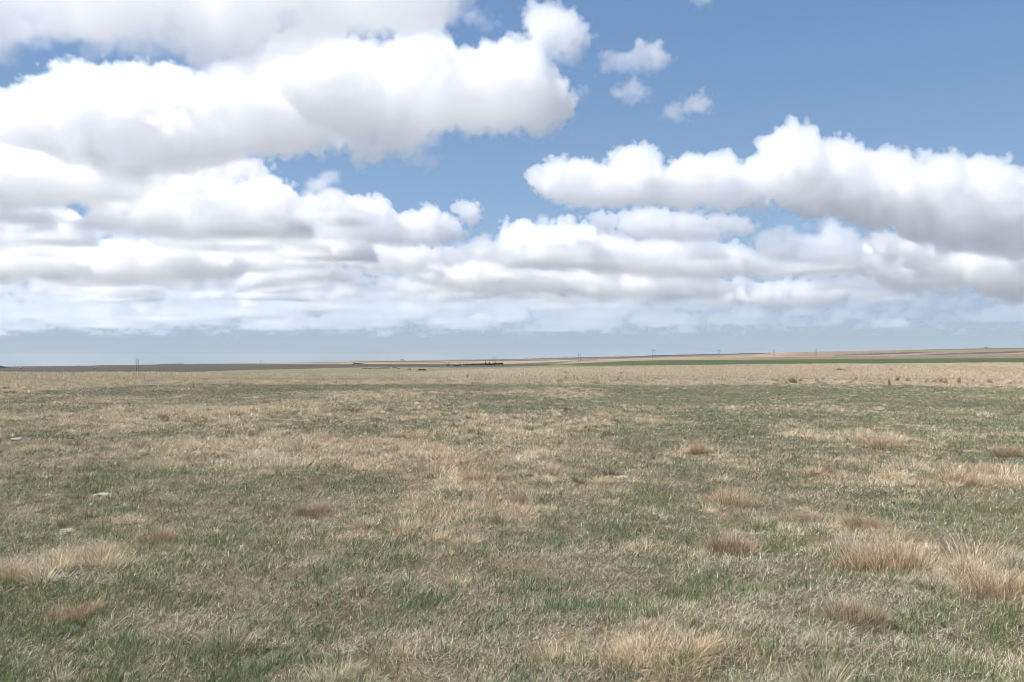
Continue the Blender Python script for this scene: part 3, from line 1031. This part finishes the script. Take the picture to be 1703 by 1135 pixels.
TUSS = [  # px, foot row, width px, height px, kind, label
 (1478, 965, 180, 96, "tan", "largest straw tussock, a shaggy dome at the right with thin stalks above it"),
 (1420, 1035, 120, 48, "rust", "reddish brown low tussock just below the largest straw tussock"),
 (1355, 1072, 100, 34, "pale", "pale bleached flattened tussock below the reddish brown low one at right"),
 (1110, 1105, 250, 46, "tan", "wide curly straw tussock at the bottom edge right of centre"),
 (1655, 1000, 190, 84, "tan", "sprawling straw tussock at the right edge beside the largest tussock"),
 (1215, 850, 110, 62, "tan", "upright blond tussock right of centre with a few long stalks"),
 (1210, 922, 120, 46, "rust", "brown tussock straight below the upright blond tussock right of centre"),
 (521, 862, 74, 42, "rust", "lone brown tussock on short green grass left of centre"),
 (145, 940, 120, 46, "tan", "grey tan tussock left of the low reddish one and below the pale stones"),
 (262, 905, 82, 32, "rust", "low reddish tussock between the grey tan tussock and the lone brown one"),
 (18, 972, 110, 50, "tan", "straw tussock cut by the left edge of the photo"),
 (125, 1028, 100, 38, "tan", "small dull tussock in the lower left corner area above dark green blades"),
 (860, 842, 52, 30, "rust", "right one of two small brown tussocks side by side in the centre"),
 (808, 848, 52, 30, "tan", "left one of two small brown tussocks side by side in the centre"),
 (1435, 880, 84, 40, "tan", "tan tussock directly above and behind the largest straw tussock"),
 (1462, 748, 110, 40, "tan", "broad pale tussock far back on the right in a straw patch"),
 (1165, 757, 54, 32, "tan", "upright tussock far back, alone on brighter green grass right of centre"),
 (265, 785, 92, 44, "pale", "wind swept blond tussock at the left end of the long straw band"),
 (1378, 792, 38, 24, "rust", "dark small tussock alone behind the upright blond tussock at right"),
 (1672, 762, 60, 30, "rust", "dark brown tussock far back near the right edge"),
 (1590, 806, 130, 36, "tan", "long low straw tussock on the right in front of the dark brown far one"),
 (800, 802, 90, 34, "tan", "rounded tussock in the middle behind the two small brown ones"),
 (565, 1138, 150, 52, "pale", "blond drooping tussock cut by the bottom edge left of centre"),
 (1062, 940, 56, 22, "olive", "small dark olive tuft on grey thatch right of centre"),
 (290, 1018, 46, 24, "olive", "small yellow olive tuft on the lower left with dark foot"),
 (1303, 916, 40, 18, "olive", "tiny olive tuft right of the brown tussock on dark green grass"),
 (682, 860, 44, 16, "pale", "flat yellowish tuft right of the lone brown tussock"),
 (1330, 872, 90, 28, "rust", "low brown tussock right of the upright blond tussock"),
]
TM = {}
for kind_, pal in PALS.items():
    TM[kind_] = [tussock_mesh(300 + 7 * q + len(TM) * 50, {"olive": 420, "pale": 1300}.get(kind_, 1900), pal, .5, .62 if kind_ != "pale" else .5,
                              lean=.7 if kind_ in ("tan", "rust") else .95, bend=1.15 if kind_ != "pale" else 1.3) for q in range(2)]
for q, (px, row, wp, hp, kind_, lab) in enumerate(TUSS):
    p = spot_row(px, row - hp * .12)
    mpp = p[1] / FPX
    o = link("grass_tussock", TM[kind_][q % 2], label=lab, category="grass tussock", group="dry grass tussocks in the near field")
    o.location = p
    sx = wp * mpp / 1.15
    o.scale = (sx, sx * .9, hp * mpp / .55)
    o.rotation_euler = (0, 0, (q * 2.4) % 6.28)

# tall dry stalks standing out of the big tussocks and the field
def stalk_mesh():
    rg = np.random.default_rng(5)
    n = 9
    B = np.stack([rg.uniform(-.25, .25, n), rg.uniform(-.15, .15, n), np.zeros(n)], -1)
    L = rg.uniform(.45, .85, n)
    W = np.full(n, .004)
    V, F, C = blades(B, L, W, rg.uniform(0, 6.28, n), np.abs(rg.normal(.12, .1, n)), rg.normal(.15, .2, n), pick(PALE, n, rg), rg, 3)
    return mesh_np("grass_stalks", V, F, [GRASS_MAT], C)


# ------------------------------------------------------------------ brown weed clumps along the dry band
def weed_mesh(seed):
    rg = np.random.default_rng(seed)
    n = 170
    B = np.stack([rg.normal(0, .10, n), rg.normal(0, .10, n), np.zeros(n)], -1)
    L = rg.uniform(.3, 1.0, n)
    pal = 2.8 * np.array([pig(124, 98, 74), pig(146, 120, 92), pig(104, 82, 66), pig(160, 134, 104)])
    V, F, C = blades(B, L, np.full(n, .022), rg.uniform(0, 6.28, n), np.abs(rg.normal(.12, .12, n)), rg.normal(.2, .3, n), pick(pal, n, rg), rg, 3)
    return mesh_np("weed_clump", V, F, [GRASS_MAT], C)


WM = [weed_mesh(q) for q in range(4)]
WEEDS = [(1285, 634, 14, 5), (1291, 635, 18, 7), (1304, 633, 20, 5), (1316, 637, 40, 14), (1321, 637, 38, 8), (1331, 636, 24, 7), (1343, 634, 22, 5), (1358, 635, 22, 6),
         (1371, 634, 20, 5), (1424, 633, 22, 6), (1433, 636, 14, 5), (1447, 638, 16, 8), (1479, 641, 36, 5), (1493, 635, 34, 7), (1510, 636, 28, 9), (1540, 638, 26, 4),
         (1555, 638, 24, 6), (1565, 638, 32, 8), (1573, 639, 34, 7), (1595, 639, 44, 6), (1608, 640, 16, 4), (1618, 637, 24, 4), (1646, 639, 34, 10), (1675, 640, 12, 6), (1681, 640, 14, 6),
         (941, 632, 26, 4), (1028, 634, 24, 4), (1034, 622, 12, 7), (778, 629, 22, 4), (107, 643, 16, 3), (139, 634, 12, 4), (940, 621, 10, 4), (1398, 616, 10, 20), (1482, 616, 6, 6), (1635, 622, 8, 5)]
for q, (px, row, hz, wp) in enumerate(WEEDS):
    p = spot_row(px, row)
    mpp = p[1] / FPX
    o = link("weed_clump", WM[q % 4], label="small brown dead weed clump standing upright in the pale far grass", category="weed clump", group="brown weed clumps in the far dry grass")
    h = 1.35 * max(hz / 3.84, 3.0) * mpp
    o.location = p
    o.scale = (wp * mpp / .52, wp * mpp / .52, h)
    o.rotation_euler = (0, 0, q * 1.3)

# ------------------------------------------------------------------ pale stones
def stone_mesh(seed, sx, sy, sz):
    bm = bmesh.new()
    bmesh.ops.create_icosphere(bm, subdivisions=3, radius=1)
    rg = np.random.default_rng(seed)
    for v in bm.verts:
        c = v.co
        n_ = float(fbm(c.x * 1.3 + seed * 9 + 50, c.y * 1.3 + c.z * 2 + 50, seed, 4) - .5)
        v.co = c * (1 + 1.3 * n_)
        v.co.x *= sx
        v.co.y *= sy
        v.co.z *= sz
    me = bpy.data.meshes.new("stone")
    bm.to_mesh(me)
    bm.free()
    me.materials.append(STONE_MAT)
    return me


STONE_MAT = noise_material("pale_lichen_stone", pig(186, 178, 164), pig(228, 222, 210), 14, .9, .5)
STONES = [(172, 823, 34, 7, "pale flat stone in the grass, uppermost of the near left stones"),
          (112, 884, 26, 6, "pale flat stone near the left edge between two straw tussocks"),
          (30, 731, 24, 4, "thin white stone far back at the left edge"),
          (1036, 794, 26, 4, "narrow white stone in straw right of the centre"),
          (212, 1131, 20, 8, "white stone at the bottom edge on the left")]
for q, (px, row, wp, hp, lab) in enumerate(STONES):
    p = spot_row(px, row)
    mpp = p[1] / FPX
    o = link("stone", stone_mesh(20 + q, wp * mpp * .5, wp * mpp * .45, max(.03, hp * mpp * .5)), label=lab, category="stone", group="pale stones in the grass")
    o.location = p - np.array([0, 0, .004])
    o.rotation_euler = (0, 0, q * 1.1)
# ------------------------------------------------------------------ shapes for the far things
class MB:
    def __init__(self):
        self.bm = bmesh.new()

    def box(self, c, s, rot=0.0):
        r = bmesh.ops.create_cube(self.bm, size=1, matrix=Matrix.Translation(c) @ Matrix.Rotation(rot, 4, 'Z') @ Matrix.Diagonal((*s, 1)))
        return r["verts"]

    def tube(self, a, b, r0, r1=None, n=8):
        a, b = Vector(a), Vector(b)
        d = b - a
        M = Matrix.Translation((a + b) / 2) @ d.to_track_quat('Z', 'Y').to_matrix().to_4x4()
        bmesh.ops.create_cone(self.bm, cap_ends=True, segments=n, radius1=r0, radius2=r0 if r1 is None else r1, depth=d.length, matrix=M)

    def poly(self, vs, faces):
        v = [self.bm.verts.new(c) for c in vs]
        for f in faces:
            self.bm.faces.new([v[i] for i in f])

    def mesh(self, name, mat):
        bmesh.ops.recalc_face_normals(self.bm, faces=self.bm.faces)
        me = bpy.data.meshes.new(name)
        self.bm.to_mesh(me)
        self.bm.free()
        me.materials.append(mat)
        return me


def empty(name, loc, **props):
    o = link(name, None, **props)
    o.location = loc
    return o


def copy_tree(root):
    c = root.copy()
    COL.objects.link(c)
    for ch in root.children:
        d = ch.copy()
        COL.objects.link(d)
        d.parent = c
    return c


WOOD = noise_material("weathered_pole_wood", pig(136, 130, 126), pig(160, 152, 144), 2.0, .85)
STEEL = noise_material("dull_steel", pig(120, 124, 128), pig(142, 146, 150), 3.0, .5)
GLASSY = noise_material("brown_porcelain", pig(90, 74, 66), pig(110, 92, 80), 3.0, .35)

# ------------------------------------------------------------------ H-frame power poles
H_POLE = 21.0
proto = empty("power_pole", (0, 0, 0))
for s_ in (-1, 1):
    m = MB(); m.tube((s_ * 2.3, 0, -1.5), (s_ * 2.3, 0, H_POLE), .30, .20, 10)
    link("pole", m.mesh("pole", WOOD), proto)
m = MB()
m.box((0, -.28, H_POLE - 3.0), (10.4, .16, .34)); m.box((0, .28, H_POLE - 3.0), (10.4, .16, .34))
link("crossarm", m.mesh("crossarm", WOOD), proto)
m = MB()
m.tube((-2.3, 0, H_POLE - 8.6), (2.3, 0, H_POLE - 4.4), .09); m.tube((2.3, .2, H_POLE - 8.6), (-2.3, .2, H_POLE - 4.4), .09)
link("cross_brace", m.mesh("cross_brace", WOOD), proto)
for x_ in (-4.7, 0, 4.7):
    m = MB()
    for k_ in range(6):
        m.tube((x_, 0, H_POLE - 3.25 - k_ * .24), (x_, 0, H_POLE - 3.38 - k_ * .24), .16, .09, 10)
    m.tube((x_, 0, H_POLE - 3.1), (x_, 0, H_POLE - 4.75), .035, .035, 6)
    link("insulator", m.mesh("insulator", GLASSY), proto)
for s_ in (-1, 1):
    m = MB(); m.tube((s_ * 2.3, 0, H_POLE - .1), (s_ * 2.3, 0, H_POLE + .7), .05); m.box((s_ * 2.3, 0, H_POLE + .7), (.22, .22, .1))
    link("shield_bracket", m.mesh("shield_bracket", STEEL), proto)
POLES = [  # px, top row, foot row (seen or guessed), turn
 (229, 595.5, 621, 75, "leftmost wooden H-frame power pole, on the dark ploughed slope"),
 (435.5, 598, 623, 20, "H-frame power pole rising from the crest of pale grass left of centre"),
 (651, 599, 620, 20, "slim power pole over the pale green pasture beside the cattle"),
 (822, 592.5, 611, 15, "H-frame power pole in front of the dark farm trees"),
 (963.5, 586.5, 604.5, 12, "H-frame power pole at the thin left end of the green crop field"),
 (1087.5, 580.5, 599.5, 10, "tallest looking H-frame power pole at the top of the green crop field"),
 (1195.5, 580.5, 595.5, 8, "H-frame power pole on tan stubble right of the tallest looking one"),
 (1287, 581, 592, 8, "faint H-frame power pole where the far dark ridge ends"),
 (1357, 580.5, 592, 5, "faint H-frame power pole before the left tip of the dark ploughed strip"),
 (1406, 582.5, 592, 5, "faint small power pole over the left part of the dark ploughed strip"),
 (1432.5, 583, 590, 4, "tiny power pole on the brown hill right of the faint small one"),
 (1504, 584.5, 596, 4, "rightmost power pole, faint between the two dark ploughed strips"),
]
for q, (px, top, foot, turn, lab) in enumerate(POLES):
    hpx = foot - top
    Y = (H_POLE + .7) * FPX / hpx
    p = spot(px, Y)
    o = proto if q == 0 else copy_tree(proto)
    o["label"] = lab
    o["category"] = "power pole"
    o["group"] = "H-frame power poles crossing the valley"
    ztop = row_z(top, Y)
    o.location = (p[0], p[1], p[2])
    sc_ = (ztop - p[2]) / (H_POLE + .7)
    o.scale = (min(sc_, 1.1) , min(sc_, 1.1), sc_)
    o.rotation_euler = (0, 0, R(turn))

# ------------------------------------------------------------------ trees of the farm and beyond
LEAF = attr_material("tree_foliage", .75, .2, spec=.2)
BARK = noise_material("tree_bark", pig(70, 60, 52), pig(96, 84, 74), 3.0, .9)


def tree_meshes(seed, conifer):
    rg = np.random.default_rng(seed)
    n = 900
    if conifer:
        t_ = rg.uniform(0, 1, n) ** .8
        r = (1 - t_) * .30 * rg.uniform(.5, 1.15, n) + .02
        q = rg.uniform(0, 6.28, n)
        P = np.stack([r * np.cos(q), r * np.sin(q), .12 + .9 * t_ - .1 * r], -1)
    else:
        nc = 9
        cc = np.stack([rg.normal(0, .2, nc), rg.normal(0, .2, nc), rg.uniform(.42, .86, nc)], -1)
        w_ = rg.integers(0, nc, n)
        d = rg.normal(0, 1, (n, 3))
        d /= np.linalg.norm(d, axis=1)[:, None]
        P = cc[w_] + d * (rg.uniform(.3, 1, n) ** .5 * .2)[:, None] * np.array([1, 1, .8])
    s_ = .045 * rg.uniform(.6, 1.5, n)
    a_ = rg.normal(0, 1, (n, 3)); a_ /= np.linalg.norm(a_, axis=1)[:, None]
    b_ = np.cross(a_, rg.normal(0, 1, (n, 3))); b_ /= np.linalg.norm(b_, axis=1)[:, None]
    V = np.stack([P - a_ * s_[:, None], P + b_ * s_[:, None] * .7, P + a_ * s_[:, None], P - b_ * s_[:, None] * .7], 1).reshape(-1, 3)
    F = np.arange(4 * n).reshape(-1, 4)
    base = np.array([pig(44, 52, 48), pig(56, 62, 52), pig(36, 42, 42)]) if conifer else np.array([pig(58, 60, 54), pig(72, 70, 60), pig(48, 50, 48)])
    C = np.repeat(pick(base, n, rg, .25), 4, 0)
    crown = mesh_np("crown", V, F, [LEAF], C, False)
    m = MB()
    m.tube((0, 0, -.03), (0, 0, .55 if not conifer else .9), .035, .012, 8)
    if not conifer:
        for k_ in range(4):
            q = k_ * 1.6 + seed
            m.tube((0, 0, .25 + .07 * k_), (.2 * math.cos(q), .2 * math.sin(q), .62 + .06 * k_), .016, .006, 6)
    return crown, m.mesh("trunk", BARK)


TV = [tree_meshes(60 + k_, k_ == 0) for k_ in range(4)]


def tree(px, Y, hpx, wpx, var, label, group=None, sink=0.0):
    p = spot(px, Y)
    o = empty("tree", p - np.array([0, 0, sink]), label=label, category="tree")
    if group:
        o["group"] = group
    mpp = Y / FPX
    o.scale = (wpx * mpp / .75, wpx * mpp / .75, hpx * mpp / 1.02)
    o.rotation_euler = (0, 0, px * 1.7)
    link("crown", TV[var][0], o)
    link("trunk", TV[var][1], o)
    return o


rg = np.random.default_rng(23)
YF = 1750.0
for px in list(np.arange(771, 834, 2.6)):
    edge_ = min(px - 766, 838 - px)
    tree(px + rg.uniform(-.8, .8), YF + rg.uniform(-60, 60), rg.uniform(2.6, 4.6), rg.uniform(3.0, 4.6), 1 + int(rg.integers(0, 3)),
         "dark round tree in the dense row of the distant farm shelterbelt", "dark trees of the farm shelterbelt")
tree(808, YF - 40, 8.5, 3.0, 0, "tallest dark pointed tree sticking out of the farm shelterbelt", "dark trees of the farm shelterbelt")
tree(814, YF - 30, 6.2, 3.4, 2, "dark rounded tree right beside the tallest pointed farm tree", "dark trees of the farm shelterbelt")
tree(824, YF - 30, 5.2, 3.0, 0, "dark pointed tree right next to the power pole at the farm", "dark trees of the farm shelterbelt")
tree(836, YF + 10, 4.6, 3.2, 2, "rightmost dark tree of the farm shelterbelt", "dark trees of the farm shelterbelt")
tree(742, YF + 40, 4.2, 4.0, 3, "tree beside the pale farmhouse at the left end of the farm", "dark trees of the farm shelterbelt")
tree(1640.5, 5600, 2.8, 4.6, 1, "lone dark tree on the skyline of the right hill")
for px, h_, w_ in ((668, 2.6, 7), (671.5, 2.0, 5)):
    tree(px, 5900, h_, w_, 2, "greyish lone tree bump on the far skyline left of centre", "grey tree bump on the far skyline")


def treeline(px0, px1, Y, hpx, label, step=1.6, taper=True):
    rg = np.random.default_rng(int(px0) + 505)
    parts = []
    mpp = Y / FPX
    for px in np.arange(px0, px1, step):
        c, t_ = TV[1 + int(rg.integers(0, 3))]
        n = len(c.vertices)
        co = np.empty(n * 3, np.float32); c.vertices.foreach_get("co", co); co = co.reshape(-1, 3)
        tn = np.empty(n * 4, np.float32); c.attributes["tone"].data.foreach_get("color", tn)
        k_ = 1.0 if not taper else min(1, .35 + (px - px0) / 8, .45 + (px1 - px) / 30)
        s_ = np.array([step * 2.3 * mpp / .75, step * 2.3 * mpp / .75, hpx * k_ * rg.uniform(.75, 1.15) * mpp])
        p = spot(px, Y + rg.uniform(-20, 20))
        parts.append((co * s_ * np.array([1, 1, 1.25]) + p - np.array([0, 0, .25 * hpx * mpp]), np.arange(n).reshape(-1, 4), tn.reshape(-1, 4)[:, :3]))
    V, F, C = join(parts)
    link("treeline", mesh_np("treeline", V, F, [LEAF], C, False), kind="stuff", label=label)


treeline(265, 306, 5950, 1.9, "dark flat topped shelterbelt on the left skyline", taper=False)
treeline(585, 607, 2450, 2.3, "dark row of bushes at the left of the pale pasture")
treeline(-14, 12, 1900, 3.4, "dark bushes at the left edge of the photo")

# ------------------------------------------------------------------ farm buildings
WHITE = noise_material("chalky_paint", pig(196, 200, 204), pig(214, 216, 218), .8, .7)
ROOFG = noise_material("grey_roof_sheet", pig(150, 158, 166), pig(172, 178, 184), .6, .5)
DARKW = noise_material("dark_window_glass", (.02, .025, .03), (.03, .035, .04), 2, .15)
BROWNW = noise_material("dark_barn_board", pig(84, 88, 94), pig(100, 102, 108), .8, .8)


def building(name, px, Y, wpx, hpx, depth, turn, wall, roof, label, cat, nwin, chim=False, group=None):
    p = spot(px, Y)
    mpp = Y / FPX
    W, H, D_ = wpx * mpp, hpx * mpp, depth
    eave = H * .58
    o = empty(name, p, label=label, category=cat)
    if group:
        o["group"] = group
    o.rotation_euler = (0, 0, R(turn))
    m = MB()
    m.poly([(-W/2, -D_/2, -.8), (W/2, -D_/2, -.8), (W/2, D_/2, -.8), (-W/2, D_/2, -.8), (-W/2, -D_/2, eave), (W/2, -D_/2, eave), (W/2, D_/2, eave), (-W/2, D_/2, eave), (-W/2, 0, H * .97), (W/2, 0, H * .97)],
           [(0, 1, 5, 4), (2, 3, 7, 6), (1, 2, 6, 9, 5), (3, 0, 4, 8, 7), (3, 2, 1, 0)])
    link("wall", m.mesh("wall", wall), o)
    m = MB()
    a_, b_, t_ = W / 2 + .4, D_ / 2 + .4, .18
    ev = eave - .4 * (H - eave) / (D_ / 2)
    m.poly([(-a_, -b_, ev), (a_, -b_, ev), (a_, 0, H), (-a_, 0, H), (-a_, b_, ev), (a_, b_, ev),
            (-a_, -b_, ev + t_), (a_, -b_, ev + t_), (a_, 0, H + t_), (-a_, 0, H + t_), (-a_, b_, ev + t_), (a_, b_, ev + t_)],
           [(6, 7, 8, 9), (9, 8, 11, 10), (0, 3, 2, 1), (3, 4, 5, 2), (0, 1, 7, 6), (4, 10, 11, 5), (1, 2, 8, 7), (2, 5, 11, 8), (0, 6, 9, 3), (3, 9, 10, 4)])
    ro = link("roof", m.mesh("roof", roof), o)
    if chim:
        m = MB(); m.box((W * .2, .3, H + .5), (.9, .9, 2.0)); link("chimney", m.mesh("chimney", BROWNW), ro)
    for k_ in range(nwin):
        x_ = -W / 2 + W * (k_ + .7) / (nwin + .6)
        m = MB(); m.box((x_, -D_ / 2 - .03, eave * .55), (1.2, .08, 1.4)); link("window", m.mesh("window", DARKW), o)
    m = MB(); m.box((W / 2 - 1.6, -D_ / 2 - .04, 1.05), (1.1, .1, 2.1)); link("door", m.mesh("door", DARKW), o)
    return o


building("farmhouse", 744.5, YF, 7.5, 4.0, 8, 8, WHITE, ROOFG, "pale farmhouse at the left end of the distant farm", "house", 3, True)
building("barn", 760, YF + 20, 11, 3.6, 12, -6, BROWNW, ROOFG, "long grey roofed barn between the farmhouse and the dark trees", "barn", 4)
building("shed", 34.5, 1500, 2.6, 2.2, 3, 0, WHITE, ROOFG, "tiny white shed on the dark ploughed ground near the left edge", "shed", 1)
building("shed", 157.5, 1500, 2.4, 2.2, 3, 10, WHITE, ROOFG, "tiny white shed on the dark ploughed ground left of the leftmost power pole", "shed", 1)

# ------------------------------------------------------------------ cattle on the pale pasture
def cow_mesh():
    """one continuous skinned body: trunk, neck lowered to graze, head, legs with joints, tail"""
    J = [((0, 0, 1.12), .34), ((.55, 0, 1.16), .33), ((-.5, 0, 1.14), .36), ((-.85, 0, 1.12), .30), ((.9, 0, 1.12), .22), ((1.2, 0, .85), .16), ((1.38, 0, .52), .13), ((1.55, 0, .22), .085),
         ((-1.0, 0, 1.2), .05), ((-1.12, 0, .9), .03), ((-1.12, 0, .5), .045)]
    E = [(0, 1), (0, 2), (2, 3), (1, 4), (4, 5), (5, 6), (6, 7), (3, 8), (8, 9), (9, 10)]
    for sx, root in ((1, 1), (-1, 3)):
        for sy in (-1, 1):
            k_ = len(J)
            x0 = .62 if sx > 0 else -.78
            if sx > 0:
                J += [((x0, sy * .2, .78), .15), ((x0 + .04, sy * .2, .45), .085), ((x0 + .02, sy * .2, .06), .07)]
            else:
                J += [((x0 + .08, sy * .2, .80), .18), ((x0 - .14, sy * .2, .48), .085), ((x0 - .06, sy * .2, .06), .07)]
            E += [(root, k_), (k_, k_ + 1), (k_ + 1, k_ + 2)]
    for sy in (-1, 1):
        J.append(((1.36, sy * .2, .62), .04))
        E.append((6, len(J) - 1))
    me = bpy.data.meshes.new("cow")
    me.from_pydata([j_[0] for j_ in J], E, [])
    o = bpy.data.objects.new("cow_tmp", me)
    COL.objects.link(o)
    sk = o.modifiers.new("skin", 'SKIN')
    sub = o.modifiers.new("sub", 'SUBSURF')
    sub.levels = 1
    for i_, (c, r_) in enumerate(J):
        me.skin_vertices[0].data[i_].radius = (r_, r_)
    me.skin_vertices[0].data[0].use_root = True
    dg = bpy.context.evaluated_depsgraph_get()
    out = bpy.data.meshes.new_from_object(o.evaluated_get(dg))
    bpy.data.objects.remove(o)
    return out


base_cow = cow_mesh()
HIDES = [noise_material("tan_hide", pig(170, 138, 104), pig(196, 166, 130), .7, .8), noise_material("black_hide", pig(44, 40, 38), pig(62, 56, 52), .7, .7), noise_material("red_hide", pig(110, 74, 56), pig(134, 92, 70), .7, .8)]
COWM = []
for hm in HIDES:
    c = base_cow.copy()
    c.materials.clear()
    c.materials.append(hm)
    COWM.append(c)
NAMES = ["tan", "black", "reddish brown"]
HERD = [(604, 614.5, 0), (607.5, 614.6, 1), (611, 614.7, 0), (615.5, 614.6, 1), (619, 614.4, 0), (624, 614.3, 1), (628, 614.4, 0), (632, 614.2, 1), (636.5, 614.2, 2), (640, 613.8, 1), (643, 613.8, 1),
        (647, 613.6, 2), (654, 613.4, 0), (658, 613.4, 1), (663, 614.4, 1), (681, 616.3, 1), (698, 617.2, 1), (703, 617.0, 2), (706, 617.8, 1)]
for q, (px, row, hk) in enumerate(HERD):
    # walk out along the ray until the pasture comes up to this row
    ys = np.linspace(520, 1300, 400)
    xs = ray(px, HOR)[0] * ys
    rw = row_of(xs, ys, land(xs, ys))[1].astype(float)
    Y = ys[np.argmin(np.abs(rw - row))]
    p = spot(px, Y)
    o = link("cow", COWM[hk], label="%s cow grazing on the pale green pasture left of the farm" % NAMES[hk], category="cow", group="%s cattle on the pasture" % NAMES[hk])
    o.location = p
    o.scale = (1.1, 1.1, 1.1)
    o.rotation_euler = (0, 0, R(rg.uniform(-40, 40) + (180 if q % 3 == 0 else 0)))
# the low tan mound on the pasture


# ------------------------------------------------------------------ the air over the plain
hz = bpy.data.materials.new("prairie_haze")
hz.use_nodes = True
ht = hz.node_tree
ht.nodes.clear()
ho = ht.nodes.new("ShaderNodeOutputMaterial")
hv = ht.nodes.new("ShaderNodeVolumePrincipled")
hv.inputs["Color"].default_value = (.86, .92, 1.0, 1)
hv.inputs["Density"].default_value = float(os.environ.get("HD", "1.3e-5"))
hv.inputs["Anisotropy"].default_value = 0.0
ht.links.new(hv.outputs[0], ho.inputs["Volume"])
m = MB()
zmin, zmax = float(GZ.min()) - 1.0, 150.0
m.box((0, 0, (zmin + zmax) / 2), (50000, 50000, zmax - zmin))
if os.environ.get("HD", "1.3e-5") != "0":
    link("haze", m.mesh("haze", hz), kind="stuff", label="thin blue air over the far fields")

# ------------------------------------------------------------------ the clouds, far outside everything else
if not os.environ.get("NOCLOUD"):
    for i, (lab, poly, D, kw) in enumerate(CLOUDS):
        make_cloud(lab, poly, D, 100 + i, **kw)
    cloud_field("near broken deck of low clouds on the left", -9500, 1500, 8800, 13500, 1450, 2250, 4, 1900., 0.61, 55., .009, 0.0, clip_az=(-0.30, 0.05, .30))
    cloud_field("broken deck of low clouds", -16000, 14000, 12500, 22000, 1500, 2500, 5, 2100., 0.60, 72., .008, 3.5e-5, clip_az=(0.10, 0.40, .05))
    cloud_field("far broken deck of low clouds", -50000, 36000, 22000, 68000, 1500, 2800, 6, 3000., 0.61, 120., .006, 5.5e-5, clip_az=(0.05, 0.45, .10), far_cut=(38000, 80000), edge=4.0)
    rain_veil("pale distant rain and mist under the far clouds", -48000, 34000, 30000, 66000, -900, 1900, 8, 4.2e-5, (-0.1, 0.35))
